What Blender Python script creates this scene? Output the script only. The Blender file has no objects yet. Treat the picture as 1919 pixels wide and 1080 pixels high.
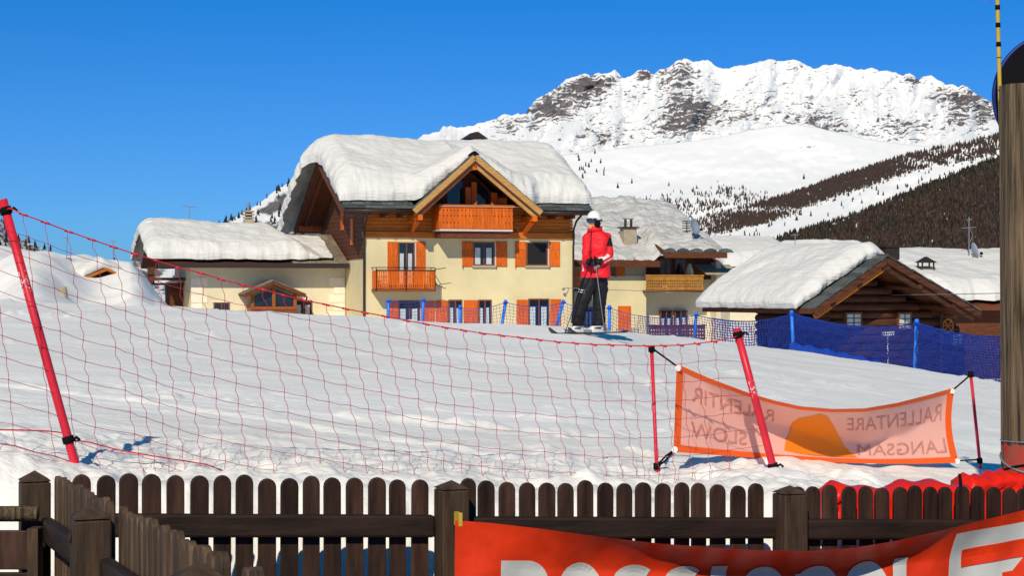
import bpy, bmesh, math, random
import numpy as np
from mathutils import Vector, Matrix

random.seed(7)
rng = np.random.default_rng(7)
scene = bpy.context.scene
COL = scene.collection

# ------------------------------------------------------------------ camera, sky, sun, exposure
FPX = 3400.0            # focal length in photo pixels (1919 wide)
EYE = 1.65
CX, CY = 959.5, 540.0
cam_d = bpy.data.cameras.new('camera')
cam_d.sensor_width = 36.0
cam_d.lens = FPX / 1919.0 * 36.0
cam_d.clip_start = 0.1
cam_d.clip_end = 30000
cam = bpy.data.objects.new('camera', cam_d)
COL.objects.link(cam)
cam.location = (0, 0, EYE)
cam.rotation_euler = (math.radians(90), 0, 0)
scene.camera = cam

SUN_AZ = math.radians(-12)     # almost straight behind the camera
SUN_EL = math.radians(35)
sun_vec = Vector((math.sin(SUN_AZ) * math.cos(SUN_EL), -math.cos(SUN_AZ) * math.cos(SUN_EL), math.sin(SUN_EL)))
world = bpy.data.worlds.new('World')
scene.world = world
world.use_nodes = True
wn = world.node_tree
wn.nodes.clear()
w_out = wn.nodes.new('ShaderNodeOutputWorld')
w_bg = wn.nodes.new('ShaderNodeBackground')
w_sky = wn.nodes.new('ShaderNodeTexSky')
w_sky.sky_type = 'NISHITA'
w_sky.sun_disc = False
w_sky.sun_elevation = SUN_EL
w_sky.sun_rotation = math.pi - SUN_AZ
w_sky.altitude = 1800
w_sky.air_density = 1.0
w_sky.dust_density = 0.2
w_sky.ozone_density = 3.0
w_hs = wn.nodes.new('ShaderNodeHueSaturation')
w_hs.inputs['Saturation'].default_value = 1.55
w_hs.inputs['Value'].default_value = 1.0
w_bg.inputs['Strength'].default_value = 0.072
wn.links.new(w_sky.outputs[0], w_hs.inputs['Color'])
w_sep = wn.nodes.new('ShaderNodeSeparateColor'); w_com = wn.nodes.new('ShaderNodeCombineColor')
wn.links.new(w_hs.outputs[0], w_sep.inputs[0])
for ch, (g, k) in enumerate(((0.62, 0.50), (0.62, 1.30), (1.0, 1.10))):      # film-like blue grade of the whole sky
    pw = wn.nodes.new('ShaderNodeMath'); pw.operation = 'POWER'; pw.inputs[1].default_value = g
    mu = wn.nodes.new('ShaderNodeMath'); mu.operation = 'MULTIPLY'; mu.inputs[1].default_value = k
    wn.links.new(w_sep.outputs[ch], pw.inputs[0]); wn.links.new(pw.outputs[0], mu.inputs[0]); wn.links.new(mu.outputs[0], w_com.inputs[ch])
wn.links.new(w_com.outputs[0], w_bg.inputs['Color'])
wn.links.new(w_bg.outputs[0], w_out.inputs[0])

sd = bpy.data.lights.new('sun', 'SUN')
sd.energy = 3.5
sd.angle = math.radians(0.53)
sd.color = (1.0, 0.89, 0.70)
so = bpy.data.objects.new('sun', sd)
COL.objects.link(so)
so.rotation_euler = sun_vec.to_track_quat('Z', 'Y').to_euler()
so.location = (20, -40, 40)

scene.view_settings.view_transform = 'Standard'
scene.view_settings.look = 'None'
scene.view_settings.exposure = 0.20
scene.view_settings.gamma = 1.0
scene.view_settings.use_curve_mapping = False

# ------------------------------------------------------------------ helpers
def P(px, py, Y):
    """photo pixel at world depth Y -> world point"""
    return Vector(((px - CX) / FPX * Y, Y, EYE + (CY - py) / FPX * Y))

def perm(seed):
    return np.random.default_rng(seed).permutation(512)

def pnoise(x, y, seed=0):
    p = perm(seed)
    xi = np.floor(x).astype(int); yi = np.floor(y).astype(int)
    xf = x - xi; yf = y - yi
    u = xf * xf * xf * (xf * (xf * 6 - 15) + 10)
    v = yf * yf * yf * (yf * (yf * 6 - 15) + 10)
    def g(ix, iy, dx, dy):
        h = p[(p[ix % 512] + iy) % 512]
        a = h * (2 * math.pi / 512)
        return np.cos(a) * dx + np.sin(a) * dy
    n00 = g(xi, yi, xf, yf); n10 = g(xi + 1, yi, xf - 1, yf)
    n01 = g(xi, yi + 1, xf, yf - 1); n11 = g(xi + 1, yi + 1, xf - 1, yf - 1)
    a = n00 + u * (n10 - n00); b = n01 + u * (n11 - n01)
    return (a + v * (b - a)) * 1.5

def fbm(x, y, seed=0, octv=4, gain=0.5):
    s = 0; a = 1.0; f = 1.0
    for i in range(octv):
        s = s + a * pnoise(x * f, y * f, seed + i)
        a *= gain; f *= 2.03
    return s

def sstep(a, b, x):
    t = np.clip((x - a) / (b - a), 0, 1)
    return t * t * (3 - 2 * t)

class MB:
    def __init__(self):
        self.v = []; self.f = []
    def add(self, vs, fs):
        n = len(self.v)
        self.v += [tuple(p) for p in vs]
        self.f += [tuple(i + n for i in f) for f in fs]
        return self
    def box(self, x0, x1, y0, y1, z0, z1):
        return self.add([(x0, y0, z0), (x1, y0, z0), (x1, y1, z0), (x0, y1, z0),
                         (x0, y0, z1), (x1, y0, z1), (x1, y1, z1), (x0, y1, z1)],
                        [(0, 3, 2, 1), (4, 5, 6, 7), (0, 1, 5, 4), (1, 2, 6, 5), (2, 3, 7, 6), (3, 0, 4, 7)])
    def hexa(self, c):      # 8 corners, bottom 4 then top 4
        return self.add(c, [(0, 3, 2, 1), (4, 5, 6, 7), (0, 1, 5, 4), (1, 2, 6, 5), (2, 3, 7, 6), (3, 0, 4, 7)])
    def slab(self, top4, th):   # four top corners, thickness straight down
        t = [Vector(p) for p in top4]
        return self.hexa([p - Vector((0, 0, th)) for p in t] + t)
    def prism(self, poly, axis, a, b):
        """poly in 2D extruded along axis from a to b; axis 'y': poly=(x,z); 'x': (y,z); 'z': (x,y)"""
        def m(p, c):
            return {'y': (p[0], c, p[1]), 'x': (c, p[0], p[1]), 'z': (p[0], p[1], c)}[axis]
        n = len(poly)
        vs = [m(p, a) for p in poly] + [m(p, b) for p in poly]
        fs = [tuple(range(n)), tuple(range(2 * n - 1, n - 1, -1))]
        fs += [(i, i + n, (i + 1) % n + n, (i + 1) % n) for i in range(n)]
        return self.add(vs, fs)
    def beam(self, p, q, w, h, up=(0, 0, 1)):
        p = Vector(p); q = Vector(q); d = (q - p).normalized(); up = Vector(up)
        s = d.cross(up).normalized() * (w / 2); u = s.cross(d).normalized() * (h / 2)
        return self.hexa([p - s - u, p + s - u, q + s - u, q - s - u, p - s + u, p + s + u, q + s + u, q - s + u])
    def tube(self, pts, r, n=8, caps=True):
        pts = [Vector(p) for p in pts]
        rs = r if isinstance(r, (list, tuple)) else [r] * len(pts)
        vs = []; fs = []
        ref = None
        for i, p in enumerate(pts):
            d = (pts[min(i + 1, len(pts) - 1)] - pts[max(i - 1, 0)]).normalized()
            if ref is None:
                ref = Vector((0, 0, 1)) if abs(d.z) < 0.9 else Vector((1, 0, 0))
            a = d.cross(ref).normalized(); b = a.cross(d).normalized()
            ref = b
            for k in range(n):
                t = 2 * math.pi * k / n
                vs.append(p + (a * math.cos(t) + b * math.sin(t)) * rs[i])
        for i in range(len(pts) - 1):
            for k in range(n):
                fs.append((i * n + k, i * n + (k + 1) % n, (i + 1) * n + (k + 1) % n, (i + 1) * n + k))
        if caps:
            fs.append(tuple(range(n - 1, -1, -1))); m = (len(pts) - 1) * n
            fs.append(tuple(range(m, m + n)))
        return self.add(vs, fs)
    def ellipsoid(self, c, r, nu=16, nv=10, z0=-1.0):
        vs = []; fs = []
        for j in range(nv + 1):
            ph = -math.pi / 2 + math.pi * j / nv
            for i in range(nu):
                t = 2 * math.pi * i / nu
                vs.append((c[0] + r[0] * math.cos(ph) * math.cos(t), c[1] + r[1] * math.cos(ph) * math.sin(t),
                           c[2] + r[2] * max(z0, math.sin(ph))))
        for j in range(nv):
            for i in range(nu):
                fs.append((j * nu + i, j * nu + (i + 1) % nu, (j + 1) * nu + (i + 1) % nu, (j + 1) * nu + i))
        return self.add(vs, fs)
    def mesh(self, name):
        me = bpy.data.meshes.new(name)
        me.from_pydata(self.v, [], self.f)
        me.validate()
        return me
    def build(self, name, mat, parent=None, smooth=False, bevel=0.0, loc=None):
        me = self.mesh(name)
        return link(name, me, mat, parent, smooth, bevel, loc)

def fix_normals(me):
    bm = bmesh.new(); bm.from_mesh(me)
    bmesh.ops.recalc_face_normals(bm, faces=bm.faces)
    bm.to_mesh(me); bm.free()

def link(name, me, mat, parent=None, smooth=False, bevel=0.0, loc=None):
    if mat is not None and len(me.materials) == 0:
        me.materials.append(mat)
    fix_normals(me) if len(me.polygons) < 60000 else None
    if smooth:
        me.polygons.foreach_set('use_smooth', [True] * len(me.polygons))
    o = bpy.data.objects.new(name, me)
    COL.objects.link(o)
    if parent is not None:
        o.parent = parent
    if loc is not None:
        o.location = loc
    if bevel > 0:
        b = o.modifiers.new('bevel', 'BEVEL'); b.width = bevel; b.segments = 2; b.limit_method = 'ANGLE'
    return o

def grid_mesh(name, V, nu, nv):
    """V: (nu*nv,3) array in row-major [iv*nu+iu]"""
    me = bpy.data.meshes.new(name)
    idx = np.arange(nu * nv).reshape(nv, nu)
    q = np.stack([idx[:-1, :-1], idx[:-1, 1:], idx[1:, 1:], idx[1:, :-1]], -1).reshape(-1, 4)
    me.vertices.add(nu * nv)
    me.vertices.foreach_set('co', V.astype(np.float32).ravel())
    me.loops.add(q.size)
    me.loops.foreach_set('vertex_index', q.ravel().astype(np.int32))
    me.polygons.add(len(q))
    me.polygons.foreach_set('loop_start', np.arange(0, q.size, 4, dtype=np.int32))
    me.polygons.foreach_set('use_smooth', np.ones(len(q), dtype=bool))
    me.update(calc_edges=True)
    me.validate()
    return me

def tag(o, label, cat, group=None):
    o['label'] = label; o['category'] = cat
    if group: o['group'] = group
    return o

def structure(o):
    o['kind'] = 'structure'; return o

def stuff(o):
    o['kind'] = 'stuff'; return o

def empty(name, loc=(0, 0, 0), rz=0.0):
    o = bpy.data.objects.new(name, None)
    o.empty_display_size = 0.3
    COL.objects.link(o)
    o.location = loc; o.rotation_euler = (0, 0, rz)
    return o

class Frame:
    def __init__(self, X, Y, ang):
        self.o = Vector((X, Y, 0)); self.a = math.radians(ang)
        self.ex = Vector((math.cos(self.a), math.sin(self.a), 0))
        self.ey = Vector((-math.sin(self.a), math.cos(self.a), 0))
    def _hit(self, px, py, n, c):
        D = Vector(((px - CX) / FPX, 1, (CY - py) / FPX)); C = Vector((0, 0, EYE))
        t = (c - (C - self.o).dot(n)) / D.dot(n)
        q = C + D * t - self.o
        return q.dot(self.ex), q.dot(self.ey), q.z
    def f(self, px, py, y=0.0):           # on plane local y = const -> (x, z)
        x, _, z = self._hit(px, py, self.ey, y); return x, z
    def s(self, px, py, x=0.0):           # on plane local x = const -> (y, z)
        _, y, z = self._hit(px, py, self.ex, x); return y, z
    def w(self, x, y, z):
        return self.o + self.ex * x + self.ey * y + Vector((0, 0, z))
    def empty(self, name):
        return empty(name, self.o, self.a)

# ------------------------------------------------------------------ materials
MATS = {}
def mat(name, col, rough=0.7, var=0.0, scale=4.0, bump=0.0, bscale=20.0, stretch=(1, 1, 1), col2=None, spec=0.3,
        metal=0.0, objvar=0.0, trans=0.0, detail=4.0, bdist=0.02):
    m = bpy.data.materials.new(name); m.use_nodes = True
    nt = m.node_tree; b = nt.nodes['Principled BSDF']
    b.inputs['Roughness'].default_value = rough
    b.inputs['Metallic'].default_value = metal
    b.inputs['Specular IOR Level'].default_value = spec
    b.inputs['Base Color'].default_value = (*col, 1)
    tc = nt.nodes.new('ShaderNodeTexCoord'); mp = nt.nodes.new('ShaderNodeMapping')
    mp.inputs['Scale'].default_value = stretch
    nt.links.new(tc.outputs['Object'], mp.inputs[0])
    src = None
    if var > 0 or col2 is not None:
        nz = nt.nodes.new('ShaderNodeTexNoise'); nz.inputs['Scale'].default_value = scale
        nz.inputs['Detail'].default_value = detail; nz.inputs['Roughness'].default_value = 0.6
        nt.links.new(mp.outputs[0], nz.inputs['Vector'])
        rp = nt.nodes.new('ShaderNodeValToRGB')
        c2 = col2 if col2 is not None else tuple(max(0, c * (1 - var)) for c in col)
        c1 = col if col2 is not None else tuple(min(1, c * (1 + var * 0.5)) for c in col)
        rp.color_ramp.elements[0].position = 0.32; rp.color_ramp.elements[1].position = 0.68
        rp.color_ramp.elements[0].color = (*c2, 1); rp.color_ramp.elements[1].color = (*c1, 1)
        nt.links.new(nz.outputs[0], rp.inputs[0])
        src = rp.outputs[0]
    if objvar > 0:
        oi = nt.nodes.new('ShaderNodeObjectInfo'); mr = nt.nodes.new('ShaderNodeMapRange')
        mr.inputs[3].default_value = 1 - objvar; mr.inputs[4].default_value = 1 + objvar
        nt.links.new(oi.outputs['Random'], mr.inputs[0])
        hs = nt.nodes.new('ShaderNodeHueSaturation')
        nt.links.new(mr.outputs[0], hs.inputs['Value'])
        if src is not None: nt.links.new(src, hs.inputs['Color'])
        else: hs.inputs['Color'].default_value = (*col, 1)
        src = hs.outputs[0]
        add = nt.nodes.new('ShaderNodeVectorMath'); add.operation = 'ADD'
        sc = nt.nodes.new('ShaderNodeVectorMath'); sc.operation = 'SCALE'
        cb = nt.nodes.new('ShaderNodeCombineXYZ')
        for k in range(3): nt.links.new(oi.outputs['Random'], cb.inputs[k])
        sc.inputs['Scale'].default_value = 37.0
        nt.links.new(cb.outputs[0], sc.inputs[0]); nt.links.new(tc.outputs['Object'], add.inputs[0])
        nt.links.new(sc.outputs[0], add.inputs[1]); nt.links.new(add.outputs[0], mp.inputs[0])
    if src is not None: nt.links.new(src, b.inputs['Base Color'])
    if bump > 0:
        n2 = nt.nodes.new('ShaderNodeTexNoise'); n2.inputs['Scale'].default_value = bscale
        n2.inputs['Detail'].default_value = 5.0
        nt.links.new(mp.outputs[0], n2.inputs['Vector'])
        bp = nt.nodes.new('ShaderNodeBump'); bp.inputs['Strength'].default_value = bump
        bp.inputs['Distance'].default_value = bdist
        nt.links.new(n2.outputs[0], bp.inputs['Height']); nt.links.new(bp.outputs[0], b.inputs['Normal'])
    if trans > 0:
        tr = nt.nodes.new('ShaderNodeBsdfTranslucent')
        if src is not None: nt.links.new(src, tr.inputs['Color'])
        else: tr.inputs['Color'].default_value = (*col, 1)
        mx = nt.nodes.new('ShaderNodeMixShader'); mx.inputs[0].default_value = trans
        out = nt.nodes['Material Output']
        nt.links.new(b.outputs[0], mx.inputs[1]); nt.links.new(tr.outputs[0], mx.inputs[2])
        nt.links.new(mx.outputs[0], out.inputs['Surface'])
    MATS[name] = m
    return m

M_roofsnow = mat('roof_snow', (0.71, 0.70, 0.67), 0.75, var=0.05, scale=0.6, bump=0.35, bscale=3.5, bdist=0.05, spec=0.15)
def strata_bump(m):
    nt = m.node_tree; b = nt.nodes['Principled BSDF']; prev = b.inputs['Normal'].links[0].from_socket
    tc = nt.nodes.new('ShaderNodeTexCoord'); mp = nt.nodes.new('ShaderNodeMapping'); mp.inputs['Scale'].default_value = (0.8, 0.8, 7)
    n = nt.nodes.new('ShaderNodeTexNoise'); n.inputs['Scale'].default_value = 1.6; n.inputs['Detail'].default_value = 6
    bp = nt.nodes.new('ShaderNodeBump'); bp.inputs['Strength'].default_value = 0.5; bp.inputs['Distance'].default_value = 0.10
    nt.links.new(tc.outputs['Object'], mp.inputs[0]); nt.links.new(mp.outputs[0], n.inputs['Vector']); nt.links.new(n.outputs[0], bp.inputs['Height'])
    nt.links.new(prev, bp.inputs['Normal']); nt.links.new(bp.outputs[0], b.inputs['Normal'])
strata_bump(M_roofsnow)
M_plaster = mat('plaster', (0.69, 0.60, 0.355), 0.9, var=0.12, scale=0.5, bump=0.15, bscale=30)
M_plaster2 = mat('pale_plaster', (0.74, 0.66, 0.46), 0.9, var=0.12, scale=0.7, bump=0.2, bscale=20)
M_quoin = mat('quoin_stone', (0.80, 0.74, 0.60), 0.9, var=0.08, scale=3, objvar=0.04)
M_orange = mat('varnished_larch', (0.66, 0.125, 0.006), 0.5, var=0.35, scale=3, stretch=(6, 6, 0.6), objvar=0.12)
M_clad = mat('larch_cladding', (0.52, 0.145, 0.012), 0.6, var=0.35, scale=2.5, stretch=(0.6, 2, 8), objvar=0.14)
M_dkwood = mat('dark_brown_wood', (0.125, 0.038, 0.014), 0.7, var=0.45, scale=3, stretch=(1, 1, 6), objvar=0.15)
M_tan = mat('pale_rake_wood', (0.50, 0.27, 0.085), 0.6, var=0.25, scale=3, stretch=(1, 1, 5))
M_black = mat('black_metal', (0.008, 0.0075, 0.009), 0.8, spec=0.06)
M_gutter = mat('dark_gutter', (0.035, 0.022, 0.018), 0.45)
M_slate = mat('slate', (0.085, 0.10, 0.10), 0.75, var=0.4, scale=4, objvar=0.35, bump=0.3, bscale=12)
M_dark = mat('dark_interior', (0.010, 0.010, 0.014), 0.8)
M_glass = mat('window_glass', (0.012, 0.018, 0.035), 0.06, spec=0.6)
M_curtain = mat('curtain', (0.50, 0.58, 0.60), 0.9, var=0.25, scale=6, stretch=(6, 1, 0.4))
M_frame = mat('white_frame', (0.62, 0.50, 0.44), 0.5)
M_brownframe = mat('brown_frame', (0.20, 0.062, 0.018), 0.5, var=0.2)
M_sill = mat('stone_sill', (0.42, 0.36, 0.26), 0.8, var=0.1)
M_logs = mat('old_log', (0.085, 0.028, 0.012), 0.75, var=0.65, scale=2.0, stretch=(0.7, 0.7, 9), objvar=0.3, bump=0.4, bscale=5)
M_shingle = mat('wood_shingle', (0.23, 0.19, 0.135), 0.9, var=0.35, scale=4, objvar=0.25)
M_chimney = mat('chimney_plaster', (0.40, 0.34, 0.24), 0.9, var=0.2, scale=4)
M_grey = mat('grey_metal', (0.20, 0.21, 0.24), 0.5)
M_dish = mat('dish_grey', (0.27, 0.31, 0.38), 0.5)
M_balc2 = mat('yellow_brown_balcony', (0.42, 0.19, 0.03), 0.6, var=0.3, scale=4, objvar=0.15)
M_rednet = mat('red_cord', (0.40, 0.035, 0.065), 0.7)
M_redpole = mat('red_pole', (0.66, 0.022, 0.045), 0.4, var=0.15, scale=10)
M_white = mat('white_print', (0.75, 0.72, 0.70), 0.6)
M_bluenet = mat('blue_cord', (0.008, 0.040, 0.30), 0.7)
M_bluepole = mat('blue_pole', (0.025, 0.20, 0.80), 0.45, var=0.2, scale=6)
M_bluecloth = mat('blue_sheet', (0.010, 0.065, 0.48), 0.6, var=0.2, scale=3)
M_picket = mat('stained_picket', (0.043, 0.020, 0.0125), 0.62, var=0.65, scale=5, stretch=(5, 5, 0.7), objvar=0.45, bump=0.4, bscale=24, bdist=0.004, spec=0.25)
M_rail = mat('stained_rail', (0.028, 0.0155, 0.0105), 0.6, var=0.6, scale=4, stretch=(0.7, 5, 5), bump=0.4, bscale=22, bdist=0.004, spec=0.25)
M_post = mat('weathered_post', (0.062, 0.037, 0.022), 0.75, var=0.65, scale=5, stretch=(5, 5, 0.6), bump=0.5, bscale=20, bdist=0.006)
M_picket2 = mat('bleached_picket', (0.105, 0.063, 0.035), 0.75, var=0.6, scale=5, stretch=(6, 6, 0.7), objvar=0.35, bump=0.5, bscale=24, bdist=0.004)
M_pole = mat('weathered_pole', (0.165, 0.115, 0.068), 0.85, var=0.85, scale=8, stretch=(6, 6, 0.30), bump=1.0, bscale=12, bdist=0.012, detail=8)
M_bamboo = mat('yellow_cane', (0.60, 0.42, 0.055), 0.5, var=0.15, scale=8)
M_bluerim = mat('blue_rim', (0.008, 0.02, 0.16), 0.45)
M_redcloth = mat('red_vinyl', (0.84, 0.048, 0.010), 0.42, var=0.22, scale=7, bump=0.25, bscale=14, bdist=0.01, trans=0.12, detail=8)
M_redmat = mat('red_mat', (0.80, 0.018, 0.006), 0.4, var=0.2, scale=3, bump=0.4, bscale=6, bdist=0.03)
M_adwhite = mat('print_grey_white', (0.56, 0.58, 0.56), 0.5, var=0.12, scale=8, detail=8)
M_slowcloth = mat('pink_orange_cloth', (1.0, 0.50, 0.40), 0.7, var=0.06, scale=5, trans=0.08)
M_hem = mat('orange_hem', (1.0, 0.135, 0.012), 0.6, trans=0.06)
M_slowtext = mat('faint_grey_print', (0.68, 0.31, 0.25), 0.8, var=0.25, scale=25, trans=0.1)
M_slowshape = mat('orange_print', (1.0, 0.27, 0.004), 0.6, trans=0.08)
M_skin = mat('skin', (0.62, 0.26, 0.17), 0.5)
M_jacket = mat('red_jacket', (0.80, 0.012, 0.022), 0.6, var=0.15, scale=9, bump=0.5, bscale=9, bdist=0.03)
M_pants = mat('black_trousers', (0.010, 0.010, 0.014), 0.7, bump=0.6, bscale=8, bdist=0.03)
M_boot = mat('white_boot', (0.72, 0.72, 0.72), 0.4, var=0.3, scale=20)
M_helmet = mat('white_helmet', (0.82, 0.80, 0.73), 0.35)
M_goggle = mat('goggle_lens', (0.02, 0.03, 0.06), 0.08, spec=0.8)
M_ski = mat('dark_ski', (0.03, 0.03, 0.035), 0.35, var=0.4, scale=4)

# ------------------------------------------------------------------ terrain
SKY_PX = [-900, 0, 300, 640, 790, 950, 1095, 1200, 1300, 1400, 1487, 1600, 1715, 1880, 1919, 2600]
SKY_PY = [550, 563, 571, 588, 597, 604, 612, 623, 632, 646, 656, 672, 690, 716, 722, 800]
YC_PX = [-900, 0, 700, 1095, 1180, 1300, 1487, 1715, 1880, 2600]
YC = [36, 34, 31, 31, 35, 46, 56, 48, 42, 36]
YN_PX = [-900, 0, 140, 1231, 1450, 1840, 1919, 2600]
YN = [7.9, 7.9, 8.1, 9.6, 9.9, 12.1, 12.3, 14]
ZN = [1.0, 0.90, 0.864, 0.625, 0.645, 0.42, 0.38, 0.2]

def fence_Y(u):
    return np.where(u < -0.2537, 7.08, 7.7625 / (1 - 0.38 * np.clip(u, -0.2537, 1.2)))

def terrain(X, Y):
    X = np.asarray(X, float); Y = np.asarray(Y, float)
    Ys = np.maximum(Y, 0.8)
    u = X / Ys
    px = CX + FPX * u
    yn = np.interp(px, YN_PX, YN); zn = np.interp(px, YN_PX, ZN)
    yc = np.interp(px, YC_PX, YC); es = (CY - np.interp(px, SKY_PX, SKY_PY)) / FPX
    zc = EYE + yc * es
    t = np.clip((Y - yn) / (yc - yn), 0, None)
    z_mid = zn + (zc - zn) * t
    over = np.clip(Y - yc, 0, None)
    z_far = EYE + Y * es - 0.10 - 0.05 * np.minimum(over, 6) / 6 - 0.0035 * over
    k = sstep(-1.5, 1.5, Y - yc)
    z = z_mid * (1 - k) + np.minimum(z_mid, z_far) * k
    z = np.where(Y > yc + 1.5, np.maximum(z_far, -2.6), z)
    # snow bank rising behind the picket fence
    fy = fence_Y(u)
    b = sstep(fy + 0.02, fy + 0.75, Y)
    z0 = -0.05 + 0.0 * Y
    z = np.where(Y < yn, z0 + (zn + 0.012 * np.sin(px / 55.0) - z0) * b, z)
    # drifts left of the houses
    m = sstep(50, 67, Y + 3 * np.sin(px / 37.0)) * (1 - sstep(250, 335, px + 8 * np.sin(Y))) * (1 - sstep(95, 150, Y))
    zm = EYE + (CY - np.interp(px, [-900, 0, 100, 200, 245, 290], [440, 477, 484, 497, 512, 545])) / FPX * 67
    z = z + m * (zm - z)
    far = sstep(150, 600, Y)
    z = z * (1 - far) + (-3.0) * far
    return z

def ground_hit(px, py, y0=30.0, y1=100.0):
    ys = np.linspace(y0, y1, 1400); X = (px - CX) / FPX * ys
    zr = EYE + (CY - py) / FPX * ys; k = np.nonzero(terrain(X, ys) > zr)[0]
    return float(ys[k[0]]) if len(k) else y1

def tz(X, Y):
    return float(terrain(np.array([X]), np.array([Y]))[0])

def make_snow_ground():
    us = np.concatenate([np.linspace(-2.5, -0.34, 40), np.linspace(-0.33, 0.33, 640), np.linspace(0.34, 2.5, 40)])
    ys = np.concatenate([np.linspace(0.8, 6.9, 14), np.linspace(7.0, 13.0, 170), np.geomspace(13.08, 62, 230),
                         np.geomspace(63, 130, 50), np.geomspace(135, 4000, 25)])
    U, Yg = np.meshgrid(us, ys)
    X = U * Yg
    Z = terrain(X, Yg)
    # surface relief: combed piste, lumps in the bank, ruts
    fy = fence_Y(U); bank = sstep(0.1, 0.5, Yg - fy) * (1 - sstep(1.6, 3.2, Yg - fy))
    near = sstep(0.1, 0.6, Yg - fy)
    rel = bank * (0.05 * fbm(X * 1.6, Yg * 1.6, 3, 5) + 0.02 * fbm(X * 7, Yg * 7, 9, 3))
    rel += near * (1 - sstep(60, 120, Yg)) * (0.022 * fbm(X * 0.55, Yg * 0.30, 21, 3) + 0.010 * fbm(X * 1.1, Yg * 3.2, 31, 4))
    clod = np.clip(fbm(X * 2.3 + 5, Yg * 1.5, 41, 3) - 0.25, 0, 1) * np.clip(fbm(X * 0.35, Yg * 0.22, 47, 2) + 0.15, 0, 1)
    rel += near * (1 - sstep(40, 60, Yg)) * 0.10 * clod
    on = sstep(1.6, 3.0, Yg - fy) * (1 - sstep(36, 50, Yg))
    for k_ in range(16):          # ski tracks crossing the piste
        x0_, sl_, ph = rng.uniform(-14, 12), rng.uniform(-0.9, 0.9), rng.uniform(0, 6)
        cx_ = x0_ + sl_ * (Yg - 14) + 1.6 * np.sin(Yg / rng.uniform(2.2, 4.5) + ph)
        rel -= on * 0.014 * np.exp(-((X - cx_) / 0.09) ** 2); rel += on * 0.009 * np.exp(-((X - cx_ - 0.22) / 0.10) ** 2)
    dr = sstep(40, 60, Yg) * (1 - sstep(120, 160, Yg)) * (1 - sstep(-0.2, -0.185, U))
    rel += dr * 0.45 * fbm(X * 0.16, Yg * 0.13, 61, 4)
    Z = Z + rel
    V = np.stack([X, Yg, Z], -1)
    back = V[0:1].copy(); back[:, :, 1] = -80; back[:, :, 0] = us * 90; back[:, :, 2] = -0.05
    V = np.concatenate([back, V], 0)
    me = grid_mesh('snow_ground', V.reshape(-1, 3), len(us), len(ys) + 1)
    m = bpy.data.materials.new('piste_snow'); m.use_nodes = True
    nt = m.node_tree; b = nt.nodes['Principled BSDF']
    b.inputs['Roughness'].default_value = 0.7; b.inputs['Specular IOR Level'].default_value = 0.2
    tc = nt.nodes.new('ShaderNodeTexCoord')
    def noise(scale, stretch, det=5, rough=0.6):
        mp = nt.nodes.new('ShaderNodeMapping'); mp.inputs['Scale'].default_value = stretch
        mp.inputs['Rotation'].default_value = (0, 0, math.radians(8))
        nt.links.new(tc.outputs['Object'], mp.inputs[0])
        n = nt.nodes.new('ShaderNodeTexNoise'); n.inputs['Scale'].default_value = scale
        n.inputs['Detail'].default_value = det; n.inputs['Roughness'].default_value = rough
        nt.links.new(mp.outputs[0], n.inputs['Vector']); return n
    n1 = noise(0.5, (0.7, 1.0, 1), 8); rp = nt.nodes.new('ShaderNodeValToRGB')
    rp.color_ramp.elements[0].position = 0.35; rp.color_ramp.elements[0].color = (0.83, 0.805, 0.76, 1)
    rp.color_ramp.elements[1].position = 0.65; rp.color_ramp.elements[1].color = (0.95, 0.935, 0.90, 1)
    nt.links.new(n1.outputs[0], rp.inputs[0]); nt.links.new(rp.outputs[0], b.inputs['Base Color'])
    n2 = noise(1.1, (0.6, 3.2, 1), 9, 0.68); n3 = noise(14, (1, 1.4, 1), 4)
    b1 = nt.nodes.new('ShaderNodeBump'); b1.inputs['Strength'].default_value = 0.32; b1.inputs['Distance'].default_value = 0.06
    b2 = nt.nodes.new('ShaderNodeBump'); b2.inputs['Strength'].default_value = 0.55; b2.inputs['Distance'].default_value = 0.02
    nt.links.new(n2.outputs[0], b1.inputs['Height']); nt.links.new(n3.outputs[0], b2.inputs['Height'])
    nt.links.new(b1.outputs[0], b2.inputs['Normal']); nt.links.new(b2.outputs[0], b.inputs['Normal'])
    me.materials.append(m)
    o = bpy.data.objects.new('snow_ground', me); COL.objects.link(o)
    structure(o)
make_snow_ground()

# unseen dark floor on the camera side, added to cut bounce off the snow
M_bounce_cut = mat('bounce_cut_boards', (0.07, 0.05, 0.038), 0.8, var=0.4, scale=2, stretch=(0.5, 6, 1))
c20, s20 = math.cos(math.radians(20.8)), math.sin(math.radians(20.8))
a_ = (-1.796 - 6, 7.0); b_ = (-1.796, 7.02); e_ = (-1.796 + 12 * c20, 7.02 + 12 * s20)
structure(MB().prism([(-20, -30), (30, -30), (e_[0] + 6, e_[1]), e_, b_, a_, (-20, 7.0)], 'z', -0.30, -0.02).build('terrace', M_bounce_cut))

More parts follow.
